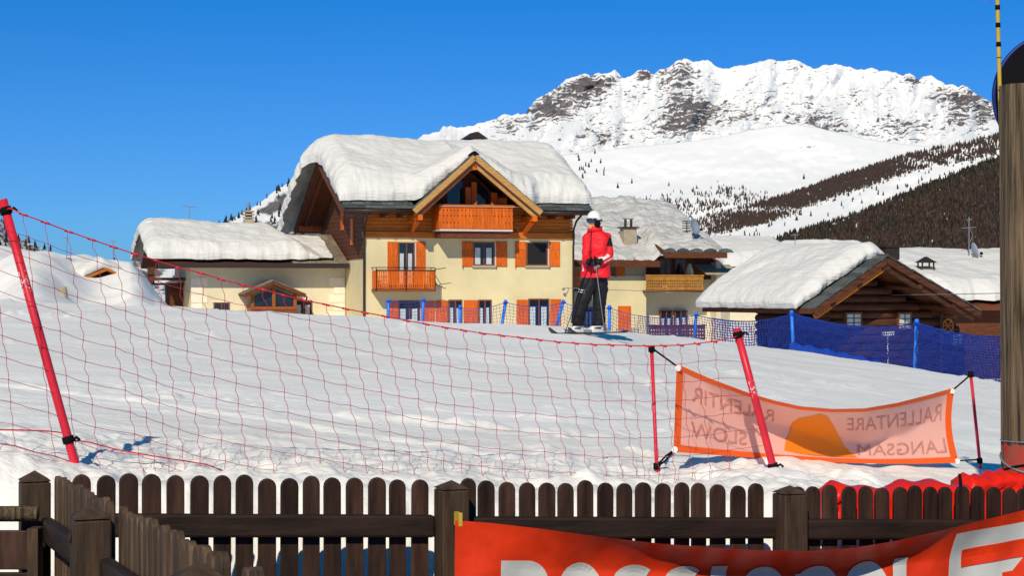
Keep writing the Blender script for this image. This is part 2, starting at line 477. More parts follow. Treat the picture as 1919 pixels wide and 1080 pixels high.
# ------------------------------------------------------------------ mountains and hills
def hill_material(name, rock=(0.20, 0.165, 0.15), rock2=(0.30, 0.25, 0.22), nscale=0.004):
    m = bpy.data.materials.new(name); m.use_nodes = True
    nt = m.node_tree; b = nt.nodes['Principled BSDF']
    b.inputs['Roughness'].default_value = 0.9; b.inputs['Specular IOR Level'].default_value = 0.05
    at = nt.nodes.new('ShaderNodeAttribute'); at.attribute_name = 'rock'
    tc = nt.nodes.new('ShaderNodeTexCoord')
    n = nt.nodes.new('ShaderNodeTexNoise'); n.inputs['Scale'].default_value = nscale; n.inputs['Detail'].default_value = 6
    nt.links.new(tc.outputs['Object'], n.inputs['Vector'])
    rp = nt.nodes.new('ShaderNodeValToRGB')
    rp.color_ramp.elements[0].position = 0.35; rp.color_ramp.elements[0].color = (*rock, 1)
    rp.color_ramp.elements[1].position = 0.65; rp.color_ramp.elements[1].color = (*rock2, 1)
    nt.links.new(n.outputs[0], rp.inputs[0])
    mx = nt.nodes.new('ShaderNodeMix'); mx.data_type = 'RGBA'
    mx.inputs['A'].default_value = (0.95, 0.95, 0.945, 1)
    nt.links.new(at.outputs['Fac'], mx.inputs['Factor']); nt.links.new(rp.outputs[0], mx.inputs['B'])
    nt.links.new(mx.outputs['Result'], b.inputs['Base Color'])
    return m

def hill(name, top, base_py, y_base, y_top, nu, nv, px0, px1, dnoise, mask=None, jag=0.0, material=None, curve=1.0):
    """hillside from the foot line up to its skyline; returns the surface function (px, fraction) -> point"""
    pxs = np.linspace(px0, px1, nu); fr = np.linspace(0, 1, nv)
    PX, FR = np.meshgrid(pxs, fr)
    def tops(px):
        t = np.interp(px, [p[0] for p in top], [p[1] for p in top])
        return t - jag * fbm(px / 28.0, px * 0 + 3.3, 5, 4)
    def surf(px, f):
        tp = tops(px)
        py = base_py + (tp - base_py) * f
        Y = y_base + (y_top - y_base) * np.power(f, curve)
        Y = Y + dnoise(px, py) * np.minimum(1, (1 - f) * 6 + 0.25) * np.minimum(1, f * 5)
        return px, py, Y
    px, py, Y = surf(PX, FR)
    X = (px - CX) / FPX * Y; Z = EYE + (CY - py) / FPX * Y
    V = np.stack([X, Y, Z], -1)
    # back of the hill
    bk = V[-1:].copy(); kf = 1 + (y_top - y_base) * 0.6 / bk[:, :, 1]; bk[:, :, 0] *= kf; bk[:, :, 1] *= kf; bk[:, :, 2] = -3.0
    V = np.concatenate([V, bk], 0)
    me = grid_mesh(name, V.reshape(-1, 3), nu, nv + 1)
    at = me.attributes.new('rock', 'FLOAT', 'POINT')
    rk = np.zeros((nv + 1, nu), dtype=np.float32)
    if mask is not None: rk[:-1] = mask(px, py)
    rk[-1] = rk[-2]
    at.data.foreach_set('value', rk.ravel())
    me.materials.append(material)
    o = bpy.data.objects.new(name, me); COL.objects.link(o); structure(o)
    def where(qx, qf):
        a, b_, c = surf(np.asarray(qx, float), np.asarray(qf, float))
        return np.stack([(a - CX) / FPX * c, c, EYE + (CY - b_) / FPX * c], -1), b_
    def frac(qx, qy):
        return (np.asarray(qy, float) - base_py) / (tops(np.asarray(qx, float)) - base_py)
    return where, frac

M_mount = hill_material('mountain_rock_and_snow', (0.11, 0.10, 0.112), (0.21, 0.18, 0.172), 0.012)
M_hill = hill_material('hill_snow', (0.075, 0.05, 0.042), (0.11, 0.075, 0.055), 0.02)

blobs = [  # px, py, rx, ry, weight : where the photo shows cliffs
    (1075, 178, 62, 30, 0.80), (1025, 207, 44, 22, 0.95), (1115, 154, 44, 16, 0.9), (960, 235, 45, 16, 0.6), (1270, 135, 46, 22, 0.7),
    (1270, 175, 48, 26, 0.5), (1290, 215, 50, 26, 0.75), (1265, 240, 55, 22, 0.7), (1330, 195, 50, 14, 0.5), (1395, 220, 50, 18, 0.6),
    (1130, 255, 60, 26, 0.55), (1190, 180, 30, 14, 0.35), (1520, 220, 55, 20, 0.6), (1510, 130, 60, 20, 0.25), (1560, 245, 35, 16, 0.5),
    (1600, 185, 40, 18, 0.35), (1700, 150, 30, 16, 0.7), (1770, 180, 40, 20, 0.5), (1820, 185, 40, 20, 0.75), (1680, 240, 70, 26, 0.6),
    (1800, 225, 50, 22, 0.5), (1440, 160, 80, 20, 0.15), (1210, 140, 20, 10, 0.7), (1450, 190, 60, 20, 0.25), (1870, 215, 50, 25, 0.6)]
def mount_mask(px, py):
    d = np.full(px.shape, -0.60)
    for bx, by, rx, ry, w in blobs:
        d = d + w * np.exp(-(((px - bx) / rx) ** 2 + ((py - by) / ry) ** 2))
    wx = px + 14 * fbm(px / 40, py / 40, 71, 3)
    wy = py + 6 * fbm(px / 30, py / 30, 75, 3)
    strata = fbm(wx / 26 + wy / 60, (wy + 0.12 * wx) / 4.8, 81, 4, 0.65)
    fine = fbm(wx / 7, wy / 5, 87, 4, 0.7)
    v = d + 0.50 * strata + 0.36 * fine
    return np.clip(v * 6.0 + 0.5, 0, 1)
def mount_depth(px, py):
    r = 1 - np.abs(fbm(px / 130 + py / 300, py / 200, 91, 4)) * 1.6
    return 230 * r + 48 * fbm(px / 40 - py / 80, py / 40, 95, 5, 0.6)
main_top = [(640, 344), (720, 290), (815, 248), (830, 235), (860, 238), (905, 228), (940, 219), (983, 212),
    (990, 200), (1010, 182), (1040, 165), (1062, 146), (1075, 141), (1100, 138), (1140, 133), (1152, 133), (1166, 149), (1185, 140), (1203, 131), (1213, 129),
    (1225, 137), (1245, 130), (1260, 119), (1272, 112), (1286, 111), (1300, 115), (1330, 117), (1345, 125), (1365, 126), (1390, 124), (1420, 118), (1440, 109),
    (1475, 112), (1510, 121), (1535, 124), (1550, 118), (1575, 121), (1600, 127), (1640, 131), (1665, 130), (1690, 138), (1710, 138), (1722, 146), (1750, 143),
    (1770, 155), (1795, 163), (1815, 166), (1835, 178), (1855, 192), (1870, 201), (1919, 222), (2100, 270), (2600, 320), (3600, 300)]
hill('rocky_mountain', main_top, 345, 7000, 9500, 1500, 340, 640, 2250, mount_depth, mount_mask, 5.0, M_mount, 1.0)

def dome_depth(px, py): return 150 * fbm(px / 260, py / 120, 101, 2) + 22 * fbm(px / 30, py / 14, 105, 4)
def dome_mask(px, py):
    d = np.full(px.shape, -0.75)
    for bx, by, rx, ry, w in [(1515, 276, 22, 3.5, 0.9), (1080, 288, 25, 3, 0.8)]:
        d = d + w * np.exp(-(((px - bx) / rx) ** 2 + ((py - by) / ry) ** 2))
    return np.clip((d + 0.5 * fbm(px / 8, py / 5, 111, 3)) * 5, 0, 1) * 0.8
dome_top = [(600, 540), (760, 420), (900, 330), (1040, 292), (1100, 284), (1200, 274), (1260, 268), (1330, 260), (1400, 245), (1450, 236), (1490, 233), (1530, 238),
            (1570, 248), (1640, 263), (1700, 270), (1800, 282), (1919, 290), (2600, 330)]
dome_w, dome_f = hill('snow_dome_hill', dome_top, 552, 3800, 6500, 500, 130, 600, 2600, dome_depth, dome_mask, 0.8, M_hill, 1.0)

def ridge_depth(px, py): return 60 * fbm(px / 90, py / 50, 121, 4)
r1_top = [(900, 520), (1100, 460), (1280, 420), (1340, 400), (1420, 382), (1500, 357), (1560, 335), (1620, 316), (1660, 303), (1700, 290), (1750, 278), (1800, 268), (1850, 256), (1919, 240), (2600, 120)]
r1_w, r1_f = hill('forest_ridge', r1_top, 552, 3000, 4600, 300, 80, 900, 2600, ridge_depth, None, 1.0, M_hill, 1.0)
r2_top = [(1050, 545), (1250, 510), (1340, 482), (1385, 468), (1450, 450), (1500, 434), (1560, 416), (1640, 388), (1700, 363), (1760, 340), (1830, 312), (1870, 297), (1919, 282), (2600, 100)]
r2_w, r2_f = hill('forest_slope', r2_top, 552, 1900, 3200, 300, 80, 1050, 2600, ridge_depth, None, 0.8, M_hill, 1.0)

def l1_mask(px, py):
    v = 0.45 + 0.55 * fbm(px / 22 - py / 30, py / 16, 131, 4) - 0.9 * np.exp(-((px - py * -1.3 - 985) / 14) ** 2) \
        - 1.0 * np.exp(-(((px - 495) / 50) ** 2 + ((py - 408) / 7) ** 2))
    return np.clip(v * 3, 0, 1)
l1_top = [(-500, 560), (330, 470), (400, 430), (425, 414), (450, 402), (480, 384), (505, 366), (535, 346), (580, 318), (640, 300), (760, 330), (900, 420), (1000, 520)]
l1_w, l1_f = hill('rocky_hillside', l1_top, 552, 1500, 4000, 340, 110, 250, 1000, lambda px, py: 120 * fbm(px / 40, py / 40, 135, 4), l1_mask, 2.0, M_mount, 1.2)
def l0_mask(px, py):
    return np.clip((fbm(px / 9, py / 5, 141, 4) + 0.15) * 4, 0, 1)
l0_top = [(-1500, 200), (-300, 300), (-80, 370), (0, 413), (25, 436), (50, 452), (75, 463), (100, 478), (160, 496), (420, 520)]
l0_w, l0_f = hill('wooded_hillside', l0_top, 556, 1200, 3000, 300, 90, -900, 420, lambda px, py: 80 * fbm(px / 40, py / 40, 145, 4), l0_mask, 2.0, M_mount, 1.2)

# forests: many small conifers, one object per wood
def forest(name, pts, hts, cols):
    n = len(pts); sides = 6
    ang = np.linspace(0, 2 * np.pi, sides, endpoint=False)
    V = []; Cc = []
    F = []
    vs_per = sides * 2 + 2
    A = rng.uniform(0, 6.28, (n, 1)) + ang[None]
    r1 = hts[:, None] * 0.20 * rng.uniform(0.55, 1.35, (n, sides)); r2 = hts[:, None] * 0.13 * rng.uniform(0.5, 1.4, (n, sides))
    lean = rng.normal(0, 0.03, (n, 2)) * hts[:, None]
    b = np.stack([pts[:, 0:1] + r1 * np.cos(A), pts[:, 1:2] + r1 * np.sin(A), pts[:, 2:3] + hts[:, None] * rng.uniform(0.02, 0.22, (n, sides))], -1)
    t1 = np.stack([pts[:, 0] + lean[:, 0] * .6, pts[:, 1], pts[:, 2] + hts * 0.72], -1)[:, None]
    b2 = np.stack([pts[:, 0:1] + r2 * np.cos(A + .5), pts[:, 1:2] + r2 * np.sin(A + .5), pts[:, 2:3] + hts[:, None] * rng.uniform(0.38, 0.55, (n, sides))], -1)
    t2 = np.stack([pts[:, 0] + lean[:, 0], pts[:, 1], pts[:, 2] + hts * 1.0], -1)[:, None]
    V = np.concatenate([b, t1, b2, t2], 1).reshape(-1, 3)
    base = (np.arange(n) * vs_per)[:, None, None]
    k = np.arange(sides)
    f1 = np.stack([k, (k + 1) % sides, np.full(sides, sides)], -1)
    f2 = np.stack([sides + 1 + k, sides + 1 + (k + 1) % sides, np.full(sides, 2 * sides + 1)], -1)
    f = (np.concatenate([f1, f2], 0)[None] + base).reshape(-1, 3)
    me = bpy.data.meshes.new(name)
    me.vertices.add(len(V)); me.vertices.foreach_set('co', V.astype(np.float32).ravel())
    me.loops.add(f.size); me.loops.foreach_set('vertex_index', f.ravel().astype(np.int32))
    me.polygons.add(len(f)); me.polygons.foreach_set('loop_start', np.arange(0, f.size, 3, dtype=np.int32))
    me.update(calc_edges=True); me.validate()
    ca = me.color_attributes.new('tint', 'FLOAT_COLOR', 'POINT')
    c4 = np.concatenate([np.repeat(cols, vs_per, 0), np.ones((len(V), 1))], 1)
    ca.data.foreach_set('color', c4.astype(np.float32).ravel())
    m = bpy.data.materials.get('conifer_tint')
    if m is None:
        m = bpy.data.materials.new('conifer_tint'); m.use_nodes = True
        b_ = m.node_tree.nodes['Principled BSDF']; b_.inputs['Roughness'].default_value = 0.9; b_.inputs['Specular IOR Level'].default_value = 0.05
        a_ = m.node_tree.nodes.new('ShaderNodeVertexColor'); a_.layer_name = 'tint'
        m.node_tree.links.new(a_.outputs[0], b_.inputs['Base Color'])
    me.materials.append(m)
    o = bpy.data.objects.new(name, me); COL.objects.link(o); stuff(o)
    return o

LARCH = np.array([0.052, 0.035, 0.029]); FIR = np.array([0.030, 0.030, 0.022]); DUSK = np.array([0.085, 0.058, 0.055])
def tints(n, wl):
    k = (rng.random((n, 1)) < wl)
    c = np.where(k, LARCH[None], FIR[None]) * rng.uniform(0.45, 1.6, (n, 1)) * rng.uniform(0.88, 1.12, (n, 3))
    return c

def scatter(where, frac, n, x0, x1, ylo, yhi, dens):
    px = rng.uniform(x0, x1, n); py = rng.uniform(ylo, yhi, n)
    keep = rng.random(n) < dens(px, py)
    px = px[keep]; py = py[keep]
    f = frac(px, py); ok = (f > 0.01) & (f < 0.995)
    pts, _ = where(px[ok], f[ok])
    return pts, px[ok], py[ok]

# near dark larch wood
top2 = lambda px: np.interp(px, [p[0] for p in r2_top], [p[1] for p in r2_top])
def d2(px, py):
    a = np.where(py > top2(px) + 0.5, 1.0, 0.0)
    cut = np.exp(-(((py - np.interp(px, [1560, 1625], [424, 392])) / 3.0) ** 2)) * ((px > 1560) & (px < 1625))
    cl = (fbm(px / 13, py / 6, 151, 2) > 0.62) & (py > 400)
    return a * (1 - cut) * np.where(cl, 0.1, 1)
pts, qx, qy = scatter(r2_w, r2_f, 58000, 1330, 2080, 265, 490, d2)
forest('larch_wood', pts, rng.uniform(4, 12.5, len(pts)), tints(len(pts), np.clip(0.75 + 0.5 * fbm(qx / 60, qy / 25, 157, 3) - 0.7 * np.exp(-((qy - top2(qx)) / 14) ** 2), 0, 1)[:, None]) * np.where(rng.random((len(pts), 1)) < .1, 1.5, 1))
# upper forest above the ski run
top1 = lambda px: np.interp(px, [p[0] for p in r1_top], [p[1] for p in r1_top])
def d1(px, py):
    d = py - top1(px)
    band = np.where(d > 0, 1.0, 0) * (1 - sstep(30, 46, d))
    thin = 1 - 0.80 * sstep(1640, 1720, px) * np.where(fbm(px / 30, py / 12, 161, 3) > -0.15, 1, 0.3)
    gap = 1 - 0.9 * np.exp(-((py - np.interp(px, [1500, 1580, 1740], [395, 370, 318])) / 7.0) ** 2)
    return band * thin * gap * (0.15 + 0.85 * sstep(1300, 1420, px))
px_ = rng.uniform(1150, 2080, 26000); py_ = top1(px_) + rng.uniform(1, 48, 26000)
kp = rng.random(26000) < d1(px_, py_); px_ = px_[kp]; py_ = py_[kp]
pts, _ = r1_w(px_, np.clip(r1_f(px_, py_), 0.01, 0.995))
forest('upper_wood', pts, rng.uniform(5, 13, len(pts)), tints(len(pts), 0.55) * 0.5 + DUSK * 0.5)
# scattered trees along the run
def d1b(px, py): return 0.5 * np.exp(-(((py - top1(px) - 56) / 12) ** 2)) * (fbm(px / 18, py / 9, 165, 2) > 0)
pts, qx, qy = scatter(r1_w, r1_f, 2600, 1350, 1900, 260, 470, d1b)
forest('trees_beside_run', pts, rng.uniform(7, 15, len(pts)), tints(len(pts), 0.2))
# open wood on the snow dome
def d3(px, py):
    a = np.interp(px, [1120, 1250, 1340, 1400, 1480], [383, 358, 340, 345, 372])
    return sstep(a, a + 30, py) * (0.42 + 0.9 * np.clip(fbm(px / 30, py / 14, 171, 3), -0.4, 0.6)) * (1 - sstep(1460, 1560, px))
pts, qx, qy = scatter(dome_w, dome_f, 5200, 1115, 1560, 340, 425, d3)
forest('open_wood', pts, rng.uniform(7, 15, len(pts)), tints(len(pts), 0.35) * 0.5 + DUSK * 0.5)
def d4(px, py): return 0.5 * np.exp(-(((px - 1105) / 30) ** 2 + ((py - 318) / 22) ** 2)) + 0.012 * (py > 330)
pts, qx, qy = scatter(dome_w, dome_f, 900, 1060, 1560, 288, 385, d4)
forest('sparse_trees', pts, rng.uniform(12, 20, len(pts)) * 1.1, tints(len(pts), 0.1))
topl = lambda px: np.interp(px, [p[0] for p in l1_top], [p[1] for p in l1_top])
def d5(px, py): return np.exp(-((py - topl(px) - 3) / 5) ** 2) * 0.9 + 0.06
pts, qx, qy = scatter(l1_w, l1_f, 900, 380, 545, 335, 470, d5)
forest('hillside_trees', pts, rng.uniform(9, 17, len(pts)), tints(len(pts), 0.1))
def d6(px, py): return 0.4 + 0 * px
pts, qx, qy = scatter(l0_w, l0_f, 700, -200, 110, 380, 480, d6)
forest('far_left_trees', pts, rng.uniform(8, 15, len(pts)), tints(len(pts), 0.1))

# ------------------------------------------------------------------ roofs, snow and windows
def roof_snow(parent, x0, x1, y0f, y1, zdeck, T, r, seed, nx=150, ny=120, lip=0.14, rough=0.05, thick=None, material=None, name='snow_cover', warp=None):
    """thick snow blanket following a roof deck; y0f(x) is the front edge"""
    c = lambda n: 0.5 - 0.5 * np.cos(np.pi * np.clip(np.linspace(0, 1, n), 0, 1))
    a = 0.55 * c(nx) + 0.45 * np.linspace(0, 1, nx); b = 0.55 * c(ny) + 0.45 * np.linspace(0, 1, ny)
    A, B = np.meshgrid(a, b)
    X = x0 + (x1 - x0) * A
    Y0 = y0f(X); Y = Y0 + (y1 - Y0) * B
    dx0 = X - x0; dx1 = x1 - X; dy0 = Y - Y0; dy1 = y1 - Y
    n = 1 + 0.12 * fbm(X * 0.3, Y * 0.3, seed, 2)
    def q(d): t = np.clip(d / (r * n), 0, 1); return np.sqrt(np.clip(1 - (1 - t) ** 2, 0, 1))
    prof = q(dx0) * q(dx1) * q(dy0) * q(dy1)
    Tt = T * (1 + 0.10 * fbm(X * 0.3, Y * 0.3, seed + 7, 2))
    if thick is not None: Tt = Tt * thick(X, Y)
    z = zdeck(X, Y) + 0.012 + Tt * prof
    z += prof ** 3 * rough * fbm(X * 1.1, Y * 1.1, seed + 3, 4)
    # overhanging lip: push the edge outwards half way up
    w = np.sin(np.pi * np.clip(prof, 0, 1)) * lip
    en = 1 + 0.4 * fbm(X * 0.9, Y * 0.9, seed + 11, 2)
    X2 = X + w * en * (np.exp(-dx1 / 0.3) - np.exp(-dx0 / 0.3)); Y2 = Y + w * en * (np.exp(-dy1 / 0.3) - np.exp(-dy0 / 0.3))
    if warp is not None: X2, Y2, z = warp(X2, Y2, z, dx0, prof)
    V = np.stack([X2, Y2, z], -1)
    me = grid_mesh(name, V.reshape(-1, 3), nx, ny)
    me.materials.append(material or M_roofsnow)
    o = bpy.data.objects.new(name, me); COL.objects.link(o); o.parent = parent
    tx = bpy.data.textures.get('snow_lumps') or bpy.data.textures.new('snow_lumps', 'CLOUDS')
    tx.noise_scale = 0.55; tx.noise_depth = 4
    dm = o.modifiers.new('lumps', 'DISPLACE'); dm.texture = tx; dm.strength = 0.20 * min(1, T); dm.mid_level = 0.5; dm.texture_coords = 'LOCAL'
    vg = o.vertex_groups.new(name='edge'); dmin = np.minimum(np.minimum(dx0, dx1), np.minimum(dy0, dy1))
    wt = np.clip(0.22 + 0.85 * np.exp(-(dmin / (r * 1.1)) ** 2), 0, 1).ravel(); wq = np.round(wt * 12).astype(int)
    for q_ in np.unique(wq): vg.add([int(v_) for v_ in np.nonzero(wq == q_)[0]], q_ / 12.0, 'REPLACE')
    dm.vertex_group = 'edge'
    return o

def on_roof(fr, px, py, zfun, add, ya=-0.5, yb_=8.0):
    best = None
    for y in np.linspace(ya, yb_, 400):
        x, z = fr.f(px, py, y)
        g = float(zfun(np.array([x]), np.array([y]))[0]) + add
        if z <= g: return x, y, g
        best = (x, y, g)
    return best

def window(parent, x0, x1, z0, z1, y, depth=0.14, frame=M_brownframe, curtain=False, dark=False, mull=True, sill=True, fw=0.06):
    """window set in a wall whose face is at local y (outside towards -y)"""
    m = MB()
    yo = y - 0.03; yi = y + depth
    m.box(x0, x0 + fw, yo, yi, z0, z1); m.box(x1 - fw, x1, yo, yi, z0, z1)
    m.box(x0 + fw, x1 - fw, yo, yi, z1 - fw, z1); m.box(x0 + fw, x1 - fw, yo, yi, z0, z0 + fw)
    w = m.build('window', frame, parent)
    g = MB(); g.box(x0 + fw, x1 - fw, y - 0.008, y - 0.002, z0 + fw, z1 - fw)
    g.build('pane', M_dark if dark else M_glass, w)
    if mull and not dark:
        xm = (x0 + x1) / 2
        MB().box(xm - 0.03, xm + 0.03, y - 0.026, y - 0.009, z0 + fw, z1 - fw).build('mullion', frame, w)
    if curtain:
        for s in (0, 1):
            a = x0 + fw + 0.02 if s == 0 else x1 - fw - (x1 - x0) * 0.33
            MB().box(a, a + (x1 - x0) * 0.31 - fw, y - 0.016, y - 0.0095, z0 + fw, z0 + (z1 - z0) * 0.76).build('curtain', M_curtain, w)
    if sill:
        MB().box(x0 - 0.08, x1 + 0.08, y - 0.12, y - 0.002, z0 - 0.08, z0 - 0.002).build('sill', M_sill, w)
    return w

def shutter(parent, x0, x1, z0, z1, y, material=M_orange):
    m = MB(); n = 3; h = (z1 - z0) / n
    m.box(x0, x1, y - 0.045, y - 0.012, z0, z1)
    o = m.build('shutter', material, parent)
    for k in range(n):
        MB().box(x0 + 0.05, x1 - 0.05, y - 0.058, y - 0.0455, z0 + k * h + 0.03, z0 + (k + 1) * h - 0.03).build('panel', material, o)
    MB().box(x0 + 0.01, x0 + 0.04, y - 0.066, y - 0.0585, z0 - 0.12, z0 + 0.05).build('hinge', M_black, o)
    return o

def notched_board(w, h, holes, hw=0.035, hh=0.05, th=0.025):
    """a balcony board with half-diamond notches on both edges"""
    L = []; R = []
    for z in holes:
        L += [(-w / 2, z - hh), (-w / 2 + hw, z), (-w / 2, z + hh)]
        R += [(w / 2, z - hh), (w / 2 - hw, z), (w / 2, z + hh)]
    poly = [(-w / 2, 0)] + [] ; poly = [(-w / 2, 0), (w / 2, 0)] + R + [(w / 2, h), (-w / 2, h)] + L[::-1]
    return MB().prism(poly, 'y', 0, th).mesh('balcony_board')

def baluster_mesh(w, h, th=0.022):
    pr = [(0, .42), (.10, .42), (.16, .30), (.22, .46), (.30, .50), (.36, .34), (.45, .48), (.55, .34), (.62, .5), (.72, .46), (.8, .30), (.88, .42), (1, .42)]
    R = [(w * b, h * a) for a, b in pr]; L = [(-w * b, h * a) for a, b in pr]
    return MB().prism(R + L[::-1], 'y', 0, th).mesh('baluster')

def put(name, me, parent, loc, material=None, rz=0.0):
    if material is not None and len(me.materials) == 0:
        me.materials.append(material); fix_normals(me)
    o = bpy.data.objects.new(name, me); COL.objects.link(o); o.parent = parent; o.location = loc
    o.rotation_euler = (0, 0, rz)
    return o

# ------------------------------------------------------------------ main chalet
K = Frame(-7.07, 87.0, 17)
CH = K.empty('chalet')
tag(CH, 'large cream chalet with orange shutters, front dormer balcony and very thick roof snow', 'house')
L = K.f(1073, 450)[0]
zb = -2.6
z_pl = K.f(880, 447)[1]
D = 10.7
OV = 1.4; DV = 1.85
z_e = K.f(700, 391, -OV)[1]
yr, z_r = K.s(597, 297, -1.3)
z_b = K.s(553, 430, -1.3)[1]; yb = D + 0.8
xr = K.f(1112, 388, -OV)[0]
main_s = (z_r - z_e) / (yr + OV); back_s = (z_r - z_b) / (yb - yr)
xd, z_d = K.f(890, 289, -DV)
xdl = K.f(776, 392, -DV)[0]; xdr = K.f(1014, 394, -DV)[0]
dor_s = (z_d - z_e) / ((xdr - xdl) / 2)
z_top_wall = z_e + main_s * OV - 0.28
# plaster walls
MB().box(0, L, 0, 0.4, zb, z_pl).build('front_wall', M_plaster, CH)
MB().box(0, 0.4, 0.402, D, zb, z_pl - 0.05).build('side_wall', M_plaster, CH)
MB().box(L - 0.4, L, 0.402, D, zb, z_pl).build('side_wall', M_plaster, CH)
MB().box(0.4, L - 0.4, D - 0.4, D - 0.002, zb, z_pl).build('back_wall', M_plaster, CH)
# upper floor core and cladding boards
MB().box(0.08, L - 0.08, 0.10, D - 0.1, z_pl + 0.002, z_top_wall).build('upper_storey', M_dkwood, CH)
nb = 8; hb = (z_top_wall - z_pl - 0.30) / nb
for k in range(nb):
    z0 = z_pl + 0.302 + k * hb
    MB().box(-0.02, L + 0.02, 0.02 + 0.012 * (k % 2), 0.098, z0 + 0.004, z0 + hb - 0.010).build('plank', M_clad, CH, bevel=0.006)
MB().box(-0.10, L + 0.10, -0.10, 0.099, z_pl + 0.003, z_pl + 0.298).build('sill_beam', M_clad, CH, bevel=0.01)
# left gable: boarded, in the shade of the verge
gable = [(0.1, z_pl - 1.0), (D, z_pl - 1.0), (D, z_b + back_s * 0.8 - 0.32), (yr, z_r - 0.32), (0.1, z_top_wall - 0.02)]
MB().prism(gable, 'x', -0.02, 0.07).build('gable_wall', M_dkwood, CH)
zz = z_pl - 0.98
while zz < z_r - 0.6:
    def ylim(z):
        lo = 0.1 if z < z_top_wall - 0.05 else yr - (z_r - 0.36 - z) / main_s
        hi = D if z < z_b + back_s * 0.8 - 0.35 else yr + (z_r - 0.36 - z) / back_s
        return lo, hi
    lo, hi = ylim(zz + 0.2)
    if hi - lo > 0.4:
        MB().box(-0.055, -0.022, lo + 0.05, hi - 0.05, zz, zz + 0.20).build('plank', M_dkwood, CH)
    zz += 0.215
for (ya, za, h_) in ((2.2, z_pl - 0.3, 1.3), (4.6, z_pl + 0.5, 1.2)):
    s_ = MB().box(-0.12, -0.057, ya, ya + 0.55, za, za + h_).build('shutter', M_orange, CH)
# roof deck
def deck_main(X, Y):
    zf = z_e + main_s * (Y + OV); zk = z_b + back_s * (yb - Y)
    return np.minimum(zf, zk)
def deck_dorm(X):
    return z_d - dor_s * np.abs(X - xd)
rf = MB()
x0r = -1.3
zm_ = z_e + main_s * (OV + 0.5)
rf.slab([(x0r, -OV, z_e), (xdl + 0.05, -OV, z_e), (xdl + 0.05, yr, z_r), (x0r, yr, z_r)], 0.20)
rf.slab([(xdr - 0.05, -OV, z_e), (xr, -OV, z_e), (xr, yr, z_r), (xdr - 0.05, yr, z_r)], 0.20)
rf.slab([(xdl + 0.052, 0.5, zm_), (xdr - 0.052, 0.5, zm_), (xdr - 0.052, yr, z_r), (xdl + 0.052, yr, z_r)], 0.20)
rf.slab([(x0r, yr, z_r), (xr, yr, z_r), (xr, yb, z_b), (x0r, yb, z_b)], 0.20)
roof = rf.build('roof', M_dkwood, CH)
drf = MB()
drf.slab([(xd, -DV, z_d), (xd, yr - 0.3, z_d), (xdl, 1.6, z_e), (xdl, -DV, z_e)], 0.16)
drf.slab([(xd, -DV, z_d), (xdr, -DV, z_e), (xdr, 1.6, z_e), (xd, yr - 0.3, z_d)], 0.16)
dorm = drf.build('dormer_roof', M_dkwood, CH)
# slates showing along the eaves and verges
def slate_row(parent, p, q, w, d, rise, n_course=2):
    p = Vector(p); q = Vector(q); Ln = (q - p).length; e = (q - p).normalized()
    x = 0
    while x < Ln - 0.1:
        ww = min(w * random.uniform(0.6, 1.4), Ln - x)
        for c in range(n_course):
            a = p + e * x + Vector((0, c * d * 0.9, c * rise + 0.02 + c * 0.03))
            b = a + e * (ww - 0.015)
            j = random.uniform(-0.03, 0.03)
            o2 = Vector((0, d * 1.1, rise * 1.1))
            s0 = Vector((0, j - 0.05, 0))
            MB().slab([a + s0 + Vector((0, 0, .05)), b + s0 + Vector((0, 0, .05)), b + o2 + Vector((0, 0, .05)), a + o2 + Vector((0, 0, .05))], 0.045).build('slate', M_slate, parent)
        x += ww
slate_row(roof, (x0r, -OV, z_e), (xdl + 0.15, -OV, z_e), 0.55, 0.32, 0.32 * main_s, 3)
slate_row(roof, (xdr - 0.15, -OV, z_e), (xr, -OV, z_e), 0.55, 0.32, 0.32 * main_s, 3)
def verge_slates(parent, p, q, side, n, w=0.45):
    p = Vector(p); q = Vector(q)
    for k in range(n):
        a = p.lerp(q, k / n); b = p.lerp(q, (k + 1.12) / n)
        s = Vector(side) * (w * random.uniform(0.9, 1.1))
        up = Vector((0, 0, 0.055 + 0.012 * (k % 2)))
        MB().slab([a + up, b + up + Vector((0, 0, 0.02)), b + s + up + Vector((0, 0, 0.02)), a + s + up], 0.05).build('slate', M_slate, parent)
verge_slates(dorm, (xdl, -DV - .05, z_e), (xd - 0.02, -DV - .05, z_d), (0, 1, 0), 9)
verge_slates(dorm, (xdr, -DV - .05, z_e), (xd + 0.02, -DV - .05, z_d), (0, 1, 0), 9)
verge_slates(roof, (x0r - 0.05, -OV + .05, z_e), (x0r - 0.05, yr, z_r), (1, 0, 0), 12, 0.4)
MB().prism([(xd - 0.22, z_d - 0.02), (xd, z_d + 0.16), (xd + 0.22, z_d - 0.02)], 'y', -DV - .08, -0.6).build('ridge_cap', M_black, dorm)
# gutters and fascia
MB().tube([(x0r, -OV - .08, z_e - 0.10), (xdl + 0.1, -OV - .08, z_e - 0.10)], 0.085, 8).build('gutter', M_gutter, CH, True)
MB().tube([(xdr - 0.1, -OV - .08, z_e - 0.10), (xr + 0.05, -OV - .08, z_e - 0.10)], 0.085, 8).build('gutter', M_gutter, CH, True)
for px_ in (-0.05, L + 0.0):
    MB().tube([(px_, -OV - .05, z_e - 0.15), (px_, -0.6, z_e - 0.45), (px_, -0.17, z_e - 0.85), (px_, -0.16, z_pl - 0.2), (px_, -0.12, z_pl - 0.4), (px_, -0.12, zb)], 0.055, 8).build('drainpipe', M_gutter, CH, True)
